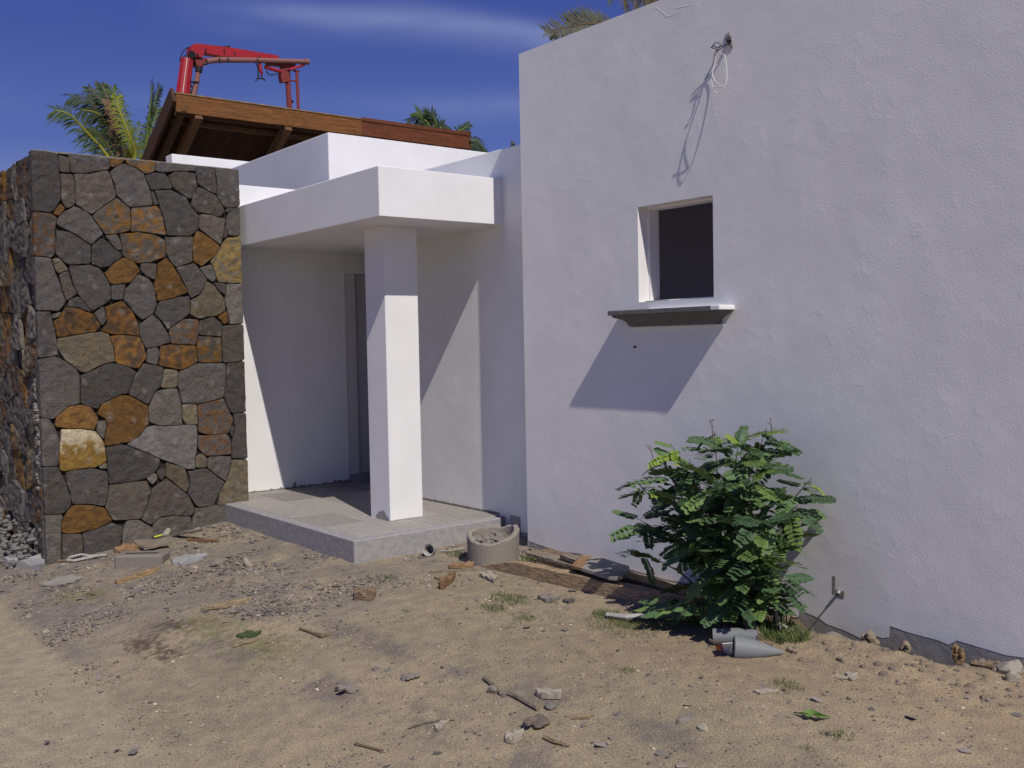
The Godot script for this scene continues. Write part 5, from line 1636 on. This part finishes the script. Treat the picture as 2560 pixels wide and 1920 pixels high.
	stick("rod", "thin white rod sticking out below the printed carton", [Vector3(3.947, 0.016, -3.250), Vector3(3.974, 0.009, -3.167)], [0.005], white, "rod")
	stick("reed", "dry yellow reed leaning over the cone", [Vector3(4.164, 0.107, -3.349), Vector3(4.158, 0.078, -3.312), Vector3(4.087, 0.066, -3.156), Vector3(4.106, 0.038, -3.090)], [0.006, 0.006, 0.005, 0.004], pale, "reed")
	stick("reed", "thinner dry reed crossing behind the cone", [Vector3(4.185, 0.100, -3.288), Vector3(4.154, 0.069, -3.230), Vector3(4.117, 0.058, -3.147), Vector3(4.166, 0.034, -3.109)], [0.004, 0.004, 0.003], pale, "reed")
	flake("dry_leaf", "curled dry leaf at the tip of the cone", "leaf", [Vector3(4.165, 0.015, -3.081), Vector3(4.191, 0.020, -3.035), Vector3(4.180, 0.019, -3.001), Vector3(4.192, 0.022, -2.980), Vector3(4.144, 0.014, -3.001), Vector3(4.152, 0.014, -3.032)], 0.012, worn(lin(0.40, 0.31, 0.22), 0.3))
	flake("bark_strip", "curved brown strip of bark under the printed carton", "bark", [Vector3(3.962, 0.030, -3.409), Vector3(3.969, 0.025, -3.391), Vector3(3.923, 0.020, -3.290), Vector3(3.944, 0.001, -3.253), Vector3(3.933, 0.000, -3.271), Vector3(3.956, 0.000, -3.346)], 0.010, pale)
	rock("shiny white bottle-like lump in the weeds by the wall base", Vector3(4.379, 0.026, -3.243), Vector3(0.05, 0.04, 0.06), 3, mat(lin(0.55, 0.53, 0.50), 0.3), "plastic_bottle")
	rock("upright whitish rag among the weeds beside the white lump", Vector3(4.407, 0.020, -3.316), Vector3(0.02, 0.075, 0.03), 14, white, "rag")
	rock("pale torn bag scrap behind the grey tube", Vector3(4.507, 0.006, -3.518), Vector3(0.03, 0.05, 0.03), 17, white, "bag_scrap")
	# left part: rubbish at the foot of the stone wall
	var bc := Vector3(2.556, -0.109, -7.999)
	var blk := thing("concrete_block", "grey hollow concrete block half buried before the stone wall", "block", bc)
	s = begin()
	bevel(s, Vector3(0.02, 0.015, -0.08), Vector3(0.19, 0.07, 0.10), 0.014, Basis(Vector3.UP, -0.67))
	part("body", s, grey_c, blk)
	s = begin()
	for k in [0.0]:
		bevel(s, Vector3(0.02, 0.0825, -0.08) + Basis(Vector3.UP, -0.67) * Vector3(k, 0, 0.01), Vector3(0.13, 0.004, 0.02), 0.002, Basis(Vector3.UP, -0.67))
	part("hole_shade_plate", s, M.mortar, blk)  # thin dark plate on top, shade of a core hole put into its colour
	stick("strap", "white plastic strap bent into a loop at the foot of the stone wall", [Vector3(2.445, -0.102, -8.589), Vector3(2.344, -0.113, -8.693), Vector3(2.299, -0.108, -8.798), Vector3(2.217, -0.127, -8.840), Vector3(2.185, -0.135, -8.770), Vector3(2.215, -0.132, -8.692), Vector3(2.297, -0.118, -8.659), Vector3(2.382, -0.098, -8.597)], [0.012], white, "strap")
	stick("stick", "short brown stick left of the white strap", [Vector3(2.082, -0.149, -8.867), Vector3(2.182, -0.138, -8.776)], [0.012], darkw)
	plank("plank", "short light brown batten before the concrete block", Vector3(2.237, -0.144, -7.639), Vector3(2.584, -0.106, -7.707), 0.04, 0.03, timber(lin(0.56, 0.40, 0.23), 0.5, 0.9))
	flake("bark", "curled piece of brown bark against the stone wall", "bark", [Vector3(2.533, -0.112, -8.698), Vector3(2.636, -0.100, -8.786), Vector3(2.741, -0.089, -8.744), Vector3(2.821, -0.080, -8.540), Vector3(2.698, -0.094, -8.551), Vector3(2.545, -0.111, -8.551)], 0.03, orange)
	flake("board", "broken grey board lying on the bark piece", "board", [Vector3(2.716, -0.062, -8.754), Vector3(2.895, -0.042, -8.549), Vector3(2.888, -0.053, -8.360), Vector3(2.696, -0.074, -8.423)], 0.02, greyw)
	plank("plank", "narrow grey lath leaning up against the stone wall", Vector3(3.080, -0.052, -8.759), Vector3(3.159, 0.057, -8.226), 0.05, 0.02, greyw)
	plank("plank", "flat brown lath between the leaning lath and porch floor", Vector3(3.091, -0.051, -8.454), Vector3(3.219, -0.036, -8.131), 0.05, 0.02, brownw)
	rock("small bottle end with a yellowish tint against the stone wall", Vector3(3.035, -0.057, -8.837), Vector3(0.05, 0.05, 0.05), 23, mat(lin(0.30, 0.29, 0.22), 0.4), "bottle_end")
	stick("yellow_stick", "bright yellow stick by the bottle end at the stone wall", [Vector3(2.922, -0.049, -8.820), Vector3(2.980, -0.033, -8.794)], [0.008], mat(lin(0.62, 0.62, 0.06), 0.5))
	flake("plaster_lump", "ragged white plaster slab right of the concrete block", "plaster", [Vector3(2.741, -0.089, -7.870), Vector3(2.859, -0.076, -7.911), Vector3(2.937, -0.067, -7.813), Vector3(2.987, -0.062, -7.759), Vector3(2.912, -0.070, -7.650), Vector3(2.760, -0.087, -7.642), Vector3(2.703, -0.093, -7.735)], 0.02, worn(lin(0.42, 0.41, 0.40), 0.3))
	flake("plaster_lump", "large whitish stone slab at the left corner of the stone wall", "plaster", [Vector3(1.784, -0.194, -9.243), Vector3(1.881, -0.184, -9.237), Vector3(2.045, -0.165, -9.000), Vector3(2.005, -0.170, -8.770), Vector3(1.947, -0.176, -8.692), Vector3(1.827, -0.189, -9.025)], 0.05, worn(lin(0.44, 0.42, 0.40), 0.3))
	flake("mortar_flake", "flat patch of dried mortar left of the batten", "flake", [Vector3(1.824, -0.190, -8.200), Vector3(1.969, -0.174, -8.280), Vector3(2.078, -0.162, -8.240), Vector3(2.116, -0.158, -8.076), Vector3(2.038, -0.166, -8.020), Vector3(1.892, -0.182, -8.071)], 0.012, worn(lin(0.40, 0.37, 0.32), 0.4))
	plank("plank", "flat grey lath lying in the middle of the rubble", Vector3(2.515, -0.114, -6.890), Vector3(2.822, -0.080, -6.807), 0.07, 0.012, greyw)
	flake("splinter", "long pale splinter of wood before the rubble", "splinter", [Vector3(2.407, -0.126, -6.393), Vector3(2.520, -0.113, -6.401), Vector3(2.611, -0.103, -6.386), Vector3(2.733, -0.090, -6.307), Vector3(2.645, -0.100, -6.276), Vector3(2.535, -0.112, -6.301)], 0.015, pale)
	rock("pale cream broken chip in the grey rubble left of the porch floor", Vector3(3.056, -0.054, -7.141), Vector3(0.045, 0.05, 0.04), 33, bone)
	rock("grey stone before the plaster slab", Vector3(2.920, -0.069, -7.413), Vector3(0.07, 0.04, 0.05), 34, grey_c)
	flake("offcut", "reddish brown wooden offcut alone on the sand", "offcut", [Vector3(3.128, -0.046, -5.654), Vector3(3.202, -0.038, -5.767), Vector3(3.286, -0.029, -5.667), Vector3(3.274, -0.030, -5.610), Vector3(3.202, -0.038, -5.544)], 0.045, darkw)
	stick("stick", "forked dry stick left of the sandy middle", [Vector3(2.656, -0.088, -5.464), Vector3(2.667, -0.089, -5.337), Vector3(2.673, -0.084, -5.212), Vector3(2.735, -0.082, -5.213)], [0.008, 0.007, 0.014, 0.004], darkw)
	flake("leaf_litter", "dark green fallen leaf beside a pale stick", "leaf", [Vector3(2.352, -0.132, -5.696), Vector3(2.419, -0.124, -5.702), Vector3(2.479, -0.118, -5.618), Vector3(2.415, -0.125, -5.588), Vector3(2.359, -0.131, -5.627)], 0.012, mat(lin(0.06, 0.085, 0.035), 0.7))
	stick("stick", "pale straight stick under the dark green leaf", [Vector3(2.265, -0.133, -5.532), Vector3(2.401, -0.118, -5.514)], [0.008], pale)
	# foreground
	stick("stick", "knobbly grey stick, upper half of the broken branch in the foreground", [Vector3(2.904, -0.059, -3.948), Vector3(2.885, -0.061, -3.856), Vector3(2.843, -0.064, -3.730)], [0.010, 0.011, 0.010], greyw)
	stick("stick", "knobbly grey stick, lower half of the broken branch in the foreground", [Vector3(2.868, -0.063, -3.705), Vector3(2.863, -0.062, -3.589), Vector3(2.846, -0.065, -3.459)], [0.011, 0.013, 0.012], greyw)
	rock("round grey stone touching the broken branch", Vector3(2.839, -0.078, -3.795), Vector3(0.035, 0.026, 0.032), 41, grey_c)
	rock("cracked grey clod alone on the sand at the left", Vector3(2.398, -0.127, -4.412), Vector3(0.065, 0.032, 0.055), 42, grey_c, "rock", 4)
	rock("grey clod made of two bits behind the cracked clod", Vector3(2.668, -0.097, -4.267), Vector3(0.045, 0.022, 0.035), 43, grey_c, "rock", 4)
	rock("low brown clod in the foreground near the wood chips", Vector3(2.768, -0.086, -3.352), Vector3(0.075, 0.026, 0.05), 44, worn(lin(0.22, 0.18, 0.14)), "rock", 4)
	flake("paper_scrap", "torn cream scrap lying nearest to the camera", "scrap", [Vector3(2.580, -0.107, -3.368), Vector3(2.627, -0.102, -3.365), Vector3(2.658, -0.098, -3.331), Vector3(2.623, -0.102, -3.292), Vector3(2.572, -0.108, -3.297), Vector3(2.559, -0.109, -3.324)], 0.02, bone)
	flake("paper_scrap", "pale scrap lying on a curved wire in the sand", "scrap", [Vector3(2.437, -0.122, -3.703), Vector3(2.480, -0.118, -3.713), Vector3(2.516, -0.114, -3.694), Vector3(2.476, -0.118, -3.668), Vector3(2.424, -0.124, -3.650)], 0.012, bone)
	stick("wire", "thin rusty wire curving through the sand", [Vector3(2.352, -0.126, -3.785), Vector3(2.419, -0.114, -3.768), Vector3(2.484, -0.105, -3.732), Vector3(2.541, -0.105, -3.685)], [0.003], darkw, "wire")
	flake("splinter", "straight pale wood chip in the foreground", "splinter", [Vector3(2.884, -0.073, -3.271), Vector3(2.905, -0.071, -3.273), Vector3(2.952, -0.066, -3.223), Vector3(2.931, -0.068, -3.216)], 0.010, pale)
	stick("stick", "short mottled stick below the low brown clod", [Vector3(2.688, -0.085, -3.232), Vector3(2.689, -0.083, -3.156), Vector3(2.709, -0.084, -3.091)], [0.009, 0.011, 0.006], pale)
	stick("stick", "straight reddish twig at the lower left of the sand", [Vector3(2.117, -0.151, -3.849), Vector3(2.165, -0.145, -3.686)], [0.006], darkw)
	flake("splinter", "cream lump of bark right of the broken branch", "splinter", [Vector3(2.945, -0.067, -3.598), Vector3(2.981, -0.063, -3.587), Vector3(3.018, -0.058, -3.489), Vector3(2.984, -0.062, -3.462), Vector3(2.937, -0.067, -3.546)], 0.025, bone)
	rock("pale round stone right of the lower branch half", Vector3(2.902, -0.071, -3.430), Vector3(0.036, 0.022, 0.03), 45, grey_c)
	rock("grey flat stone on the sand below the shrub", Vector3(3.190, -0.040, -2.883), Vector3(0.05, 0.02, 0.036), 46, grey_c)
	rock("small cream stone right of the flat grey stone", Vector3(3.179, -0.041, -2.769), Vector3(0.03, 0.018, 0.026), 47, bone)
	# lotus shaped green leaf
	flake("green_leaf", "fresh lobed green leaf lying flat on the sand", "leaf", [Vector3(3.519, -0.003, -2.567), Vector3(3.506, 0.015, -2.512), Vector3(3.549, 0.025, -2.498), Vector3(3.540, 0.024, -2.452), Vector3(3.584, 0.000, -2.425), Vector3(3.542, 0.011, -2.430), Vector3(3.512, 0.016, -2.433), Vector3(3.514, 0.016, -2.462), Vector3(3.499, 0.009, -2.479), Vector3(3.503, 0.010, -2.510)], 0.003, leafmat(lin(0.14, 0.23, 0.06), 0.4))
	flake("dry_leaf", "dry cream leaf beside the small grass tuft", "leaf", [Vector3(3.589, 0.000, -2.836), Vector3(3.647, 0.000, -2.813), Vector3(3.679, 0.000, -2.756), Vector3(3.629, 0.000, -2.772), Vector3(3.585, 0.000, -2.792)], 0.008, bone)
	flake("dry_leaf", "dry leaf with a long stalk before the ditch", "leaf", [Vector3(4.005, 0.003, -2.698), Vector3(4.056, 0.005, -2.654), Vector3(4.087, 0.008, -2.686), Vector3(4.118, 0.011, -2.646), Vector3(4.073, 0.006, -2.614), Vector3(4.032, 0.004, -2.617), Vector3(4.040, 0.004, -2.643)], 0.008, bone)
	rock("large pale stone at the right edge by the wall", Vector3(4.711, 0.002, -2.204), Vector3(0.09, 0.05, 0.07), 51, worn(lin(0.42, 0.38, 0.32)))
	rock("small pale stone before the large pale stone", Vector3(4.584, 0.005, -2.137), Vector3(0.04, 0.035, 0.035), 52, bone)
	rock("upright tan lump of mortar at the ditch end", Vector3(4.66, -0.03, -2.90), Vector3(0.040, 0.065, 0.05), 53, worn(lin(0.38, 0.31, 0.22)), "rock", 5)
	rock("tan stone right of the upright mortar lump", Vector3(4.70, -0.02, -2.74), Vector3(0.04, 0.035, 0.035), 54, worn(lin(0.36, 0.29, 0.20)), "rock", 5)
	rock("orange brown stone against the wall base", Vector3(4.74, -0.01, -2.48), Vector3(0.03, 0.05, 0.035), 55, worn(lin(0.32, 0.21, 0.11)), "rock", 5)
	rock("grey stone lodged in the ditch", Vector3(4.60, -0.05, -3.10), Vector3(0.06, 0.05, 0.07), 56, grey_c)
	stick("stick", "brown branch lying along the wall base at the right", [Vector3(4.652, 0.019, -2.369), Vector3(4.661, 0.020, -2.318), Vector3(4.677, 0.015, -2.268)], [0.012], darkw)
	# clods of earth thrown up beside the ditch
	s = begin()
	var ge := RandomNumberGenerator.new()
	ge.seed = 5
	for k in 230:
		var at := Vector3(4.34 + ge.randfn(0.0, 0.16), 0, -2.75 + ge.randfn(0.0, 0.42))
		if at.x > 4.78: continue
		at.y = land(at.x, at.z)
		lump(s, at, Vector3(1, 0.7, 1) * (0.006 + 0.022 * pow(ge.randf(), 2.5)), 1500 + k, 0.3, 5, Basis(Vector3.UP, k), 4)
	for k in 90:
		var at := Vector3(ge.randf_range(4.66, 4.79), 0, ge.randf_range(-2.6, -1.5))
		at.y = land(at.x, at.z) + 0.004
		lump(s, at, Vector3(1, 0.8, 1) * (0.008 + 0.022 * pow(ge.randf(), 2.0)), 1900 + k, 0.3, 5, Basis(Vector3.UP, k), 4)
	tag(part("earth_clods", s, worn(lin(0.27, 0.22, 0.16), 0.4), self), "crumbly clods of earth beside the ditch at the white wall", "earth", "", "stuff")
	# grey lumps of spilled mortar left of the corner
	s = begin()
	var g := RandomNumberGenerator.new()
	g.seed = 99
	for k in 260:
		var u := g.randf()
		var at := Vector3(2.06 - pow(g.randf(), 1.6) * 0.42, 0, -8.95 - u * 1.7)
		at.y = land(at.x, at.z) + maxf(0.0, 0.30 - (2.06 - at.x) * 0.75) * g.randf()
		lump(s, at, Vector3(1, 0.75, 1) * g.randf_range(0.012, 0.042), 700 + k, 0.3, 5, Basis(Vector3.UP, k), 4)
	tag(part("mortar_rubble", s, worn(lin(0.25, 0.235, 0.22), 0.4), self), "heap of grey mortar crumbs at the left foot of the stone wall", "rubble", "", "stuff")

func make_carton() -> void:
	var a := Vector3(3.841, 0.100, -3.224)
	var b := Vector3(3.889, 0.100, -3.199)
	var c := Vector3(3.945, 0.013, -3.248)
	var d := Vector3(3.948, 0.012, -3.302)
	var o := thing("carton", "torn white carton with blue word and red picture leaning on the cone", "carton", d)
	var off := (b - a).cross(d - a).normalized()
	if off.x > 0: off = -off
	off *= 0.014
	var near := Vector3(-0.055, 0, 0.045)
	a += near
	b += near
	c += near
	d += near
	var s := begin()
	var q := [a - d + off, b - d + off, c - d + off, off]
	var k := off * 0.25
	var ctr: Vector3 = (q[0] + q[2]) / 2.0
	quad(s, q[0] + k, q[1] + k, q[2] + k, q[3] + k, ctr)
	quad(s, q[0], q[1], q[2], q[3], ctr + k)
	for i in 4:
		quad(s, q[i], q[(i + 1) % 4], q[(i + 1) % 4] + k, q[i] + k, ctr)
	part("card", s, worn(lin(0.72, 0.72, 0.74), 0.2, 0.5, 0.02), o)
	# the red and purple side
	s = begin()
	var e := [Vector3(3.915, 0.050, -3.330) + near - d + off, Vector3(3.856, 0.095, -3.233) + near - d + off, off, Vector3(3.958, 0.020, -3.339) + near - d + off]
	quad(s, e[0] + k, e[1] + k, e[2] + k, e[3] + k, (e[0] + e[2]) / 2.0)
	quad(s, e[0], e[1], e[2], e[3], (e[0] + e[2]) / 2.0 + k)
	part("red_print", s, worn(lin(0.50, 0.16, 0.22), 0.1), o)
	s = begin()
	var e2 := [Vector3(3.891, 0.055, -3.313) + near - d + off * 1.35, Vector3(3.882, 0.070, -3.274) + near - d + off * 1.35, Vector3(3.901, 0.050, -3.285) + near - d + off * 1.35, Vector3(3.912, 0.035, -3.316) + near - d + off * 1.35]
	quad(s, e2[0], e2[1], e2[2], e2[3], (e2[0] + e2[2]) / 2.0 - off)
	part("orange_print", s, mat(lin(0.70, 0.16, 0.04), 0.5), o)
	# the word reads from top to bottom
	var t := TextMesh.new()
	t.text = "bleu"
	var f := SystemFont.new()
	f.font_names = PackedStringArray(["Droid Sans"])
	t.font = f
	t.font_size = 32
	t.pixel_size = 0.00125
	t.depth = 0.0008
	var down: Vector3 = ((c - b) + (d - a)).normalized()
	var nrm := off.normalized()
	var up := nrm.cross(down).normalized()
	var w := MeshInstance3D.new()
	w.name = "blue_word"
	w.mesh = t
	w.material_override = mat(lin(0.03, 0.05, 0.24), 0.5)
	w.transform = Transform3D(Basis(down, up, nrm), ctr + k * 1.5 + nrm * 0.002)
	o.add_child(w, true)
	s = begin()
	bevel(s, ctr + k * 1.4 - up * 0.030, Vector3(0.045, 0.002, 0.0012), 0.0005, Basis(down, up, nrm))
	part("blue_line", s, mat(lin(0.03, 0.05, 0.24), 0.5), o)

func make_grass() -> void:
	var g := RandomNumberGenerator.new()
	g.seed = 12
	var spots := [[Vector3(3.784, 0.000, -4.858), 0.16, 420, 0.045], [Vector3(3.587, 0.000, -4.764), 0.11, 260, 0.035], [Vector3(3.581, 0.000, -4.471), 0.09, 160, 0.035], [Vector3(3.446, -0.011, -4.429), 0.07, 60, 0.02], [Vector3(3.525, -0.003, -5.897), 0.10, 120, 0.035],
		[Vector3(3.906, 0.000, -3.979), 0.26, 900, 0.032], [Vector3(3.978, 0.000, -4.185), 0.11, 300, 0.05], [Vector3(3.983, 0.000, -3.955), 0.16, 450, 0.032], [Vector3(3.776, 0.000, -2.784), 0.09, 200, 0.03], [Vector3(3.464, -0.009, -2.320), 0.07, 170, 0.03], [Vector3(3.308, -0.027, -2.349), 0.04, 50, 0.02],
		[Vector3(4.298, 0.007, -6.129), 0.12, 200, 0.05], [Vector3(4.545, 0.019, -5.560), 0.10, 200, 0.06], [Vector3(3.407, -0.016, -3.467), 0.06, 90, 0.03], [Vector3(4.304, 0.026, -3.207), 0.16, 700, 0.08], [Vector3(4.388, 0.019, -3.339), 0.14, 300, 0.12], [Vector3(3.423, -0.014, -3.813), 0.04, 40, 0.02], [Vector3(3.229, -0.035, -5.156), 0.06, 50, 0.025], [Vector3(3.528, -0.002, -5.011), 0.06, 50, 0.02], [Vector3(4.247, 0.001, -3.836), 0.18, 350, 0.06]]
	var blade := begin()
	for k in [[0.0, 0.0], [0.5, 0.06], [1.0, 0.25]]:
		pass
	var v := [Vector3(-0.05, 0, 0), Vector3(0.05, 0, 0), Vector3(0.04, 0.55, 0.10), Vector3(-0.04, 0.55, 0.10), Vector3(0, 1.0, 0.38)]
	for i in [0, 1, 2, 0, 2, 3, 3, 2, 4]:
		blade.add_vertex(v[i])
	var mesh := done(blade)
	var total := 0
	for s in spots:
		s[2] = int(s[2] * 0.7)
		total += s[2]
	var mm := MultiMesh.new()
	mm.transform_format = MultiMesh.TRANSFORM_3D
	mm.use_colors = true
	mm.mesh = mesh
	mm.instance_count = total
	var i := 0
	for s in spots:
		for k in s[2]:
			var a := g.randf() * TAU
			var r: float = s[1] * pow(g.randf(), 0.7)
			var p: Vector3 = s[0] + Vector3(cos(a) * r * 0.7, 0, sin(a) * r)
			p.y = land(p.x, p.z) - 0.002
			var h: float = s[3] * g.randf_range(0.35, 1.0)
			var b := Basis(Vector3.UP, g.randf() * TAU).rotated(Vector3(g.randf_range(-1, 1), 0, g.randf_range(-1, 1)).normalized(), g.randf() * 0.8)
			mm.set_instance_transform(i, Transform3D(b.scaled_local(Vector3(h * 0.7 + 0.012, h, h)), p))
			mm.set_instance_color(i, Color(0.075, 0.125, 0.035).lerp(Color(0.19, 0.18, 0.07), g.randf() * 0.6))
			i += 1
	var m := mat(Color.WHITE, 0.8)
	m.vertex_color_use_as_albedo = true
	m.backlight_enabled = true
	m.backlight = Color(0.25, 0.3, 0.1)
	var o := MultiMeshInstance3D.new()
	o.name = "grass"
	o.multimesh = mm
	o.material_override = m
	add_child(o, true)
	tag(o, "small tufts of green grass on the sand and below the shrub", "grass", "", "stuff")

func chip_mesh(sd: int, cuts: int) -> ArrayMesh:
	var s := begin()
	lump(s, Vector3.ZERO, Vector3.ONE * 0.5, sd, 0.25, cuts, Basis.IDENTITY, 4)
	return done(s)

func sky_image() -> PanoramaSkyMaterial:
	var w := 1024
	var h := 512
	var im := Image.create_empty(w, h, false, Image.FORMAT_RGBF)
	var n := FastNoiseLite.new()
	n.seed = 21
	n.frequency = 1.0
	n.fractal_octaves = 4
	var top := Color(0.038, 0.068, 0.280)
	var mid := Color(0.049, 0.084, 0.325)
	var low := Color(0.090, 0.143, 0.410)
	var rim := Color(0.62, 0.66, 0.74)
	for y in h:
		var el := PI * (0.5 - (y + 0.5) / h)
		var s := sin(el)
		var c: Color
		if s > 0.32:
			c = mid.lerp(top, smoothstep(0.32, 1.0, s))
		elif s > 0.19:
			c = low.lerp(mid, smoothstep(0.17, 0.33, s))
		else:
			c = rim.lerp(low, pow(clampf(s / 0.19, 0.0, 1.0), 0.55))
		if s < -0.02:
			c = Color(0.27, 0.22, 0.165)
		for x in w:
			var az := TAU * (x + 0.5) / w      # from -z towards +x
			var d := Vector3(sin(az) * cos(el), s, -cos(az) * cos(el))
			var o := c
			if s > 0.0:
				# thin cirrus drawn out into long streaks
				var ad := rad_to_deg(az)
				var ed := rad_to_deg(el)
				var a := n.get_noise_3d(ad * 0.022, ed * 0.16 + ad * 0.012, 3.0)
				var b := n.get_noise_3d(ad * 0.09, ed * 0.85 + ad * 0.06, 9.0)
				var k := smoothstep(0.12, 0.55, a) * (0.35 + 0.5 * b) * smoothstep(14.0, 24.0, ed)
				# the wisp that runs over the roofs
				var t := ad - 31.0
				var core := 17.95 - 0.012 * maxf(0.0, t) * maxf(0.0, t)
				var veil := exp(-pow((ed - core) / 0.55, 2.0)) * (0.75 + 0.5 * b) + 0.55 * exp(-pow((ed - core + 0.75) / 0.75, 2.0)) * (0.5 + 0.9 * a + 0.5 * b)
				k = maxf(k * 0.5, 0.95 * veil * smoothstep(17.0, 30.0, ad) * smoothstep(75.0, 50.0, ad))
				var low_band := exp(-pow((ed - 13.0) / 0.8, 2.0)) * clampf(0.05 + 0.9 * a + 0.3 * b, 0.0, 0.5)
				k = clampf(maxf(k, low_band), 0.0, 1.0)
				o = c.lerp(Color(0.30, 0.35, 0.58), k * 0.55)
			im.set_pixel(x, y, o)
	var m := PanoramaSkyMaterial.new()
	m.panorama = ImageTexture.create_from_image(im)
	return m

func _ready() -> void:
	rng.seed = 1
	relief.seed = 3; relief.frequency = 0.02; relief.fractal_octaves = 4
	patch.seed = 4; patch.frequency = 0.01; patch.fractal_octaves = 4
	fine.seed = 6; fine.frequency = 0.02; fine.fractal_octaves = 3
	# camera
	var cam := Camera3D.new()
	cam.name = "camera"
	cam.fov = 42.046
	cam.near = 0.1
	cam.far = 1500.0
	var yaw := 0.6682943
	var pitch := 0.0413949
	var roll := 0.0193368
	var right := Vector3(cos(yaw), 0, sin(yaw))
	var level := Vector3(sin(yaw), 0, -cos(yaw))
	var fwd := level * cos(pitch) - Vector3.UP * sin(pitch)
	var up := Vector3.UP * cos(pitch) + level * sin(pitch)
	cam.transform = Transform3D(Basis(right * cos(roll) - up * sin(roll), right * sin(roll) + up * cos(roll), -fwd), Vector3(0, 1.6, 0))
	add_child(cam, true)
	cam.current = true
	# sky and exposure
	var env := Environment.new()
	env.background_mode = Environment.BG_SKY
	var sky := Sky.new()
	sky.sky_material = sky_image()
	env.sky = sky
	env.tonemap_mode = Environment.TONE_MAPPER_LINEAR
	env.tonemap_exposure = 1.0
	env.sdfgi_enabled = true
	env.ssao_enabled = true
	env.ssil_enabled = true
	var we := WorldEnvironment.new()
	we.name = "world"
	we.environment = env
	add_child(we, true)
	# sun: high, behind the camera on the left
	var sun := DirectionalLight3D.new()
	sun.name = "sun"
	sun.light_energy = 1.15
	sun.light_color = Color(1.0, 0.975, 0.935)
	sun.light_angular_distance = 0.5
	sun.shadow_enabled = true
	add_child(sun, true)
	sun.look_at_from_position(Vector3.ZERO, Vector3(0.2505, -1.1809, -1.0), Vector3.UP)

	materials()
	make_ground()
	make_stone_wall()
	make_gable_building()
	make_porch()
	make_rear()
	make_crane()
	make_palms()
	make_shrub()
	make_wires()
	make_debris()
	make_grass()
	var stone_tones := [Color(0.235, 0.205, 0.18), Color(0.18, 0.16, 0.145), Color(0.30, 0.25, 0.19), Color(0.13, 0.118, 0.11), Color(0.26, 0.22, 0.18)]
	var pale_tones := [Color(0.50, 0.42, 0.31), Color(0.42, 0.32, 0.21), Color(0.55, 0.49, 0.40), Color(0.33, 0.21, 0.13)]
	scatter("gravel", "grey gravel strewn before the porch and stone wall", chip_mesh(11, 8), 8000, 1, Vector2(0.006, 0.034), stone_tones, 0.5, 0.9)
	scatter("stone_chips", "flat dark chips of stone in the rubble", chip_mesh(12, 10), 2600, 2, Vector2(0.014, 0.062), stone_tones, 0.20, 0.95)
	scatter("pebbles", "tiny pebbles over the whole sandy ground", chip_mesh(13, 5), 8000, 3, Vector2(0.003, 0.010), stone_tones + pale_tones, 0.7, 0.35)
	scatter("wood_chips", "pale chips and crumbs of wood over the ground", chip_mesh(14, 9), 1500, 4, Vector2(0.008, 0.034), pale_tones, 0.20, 0.5)
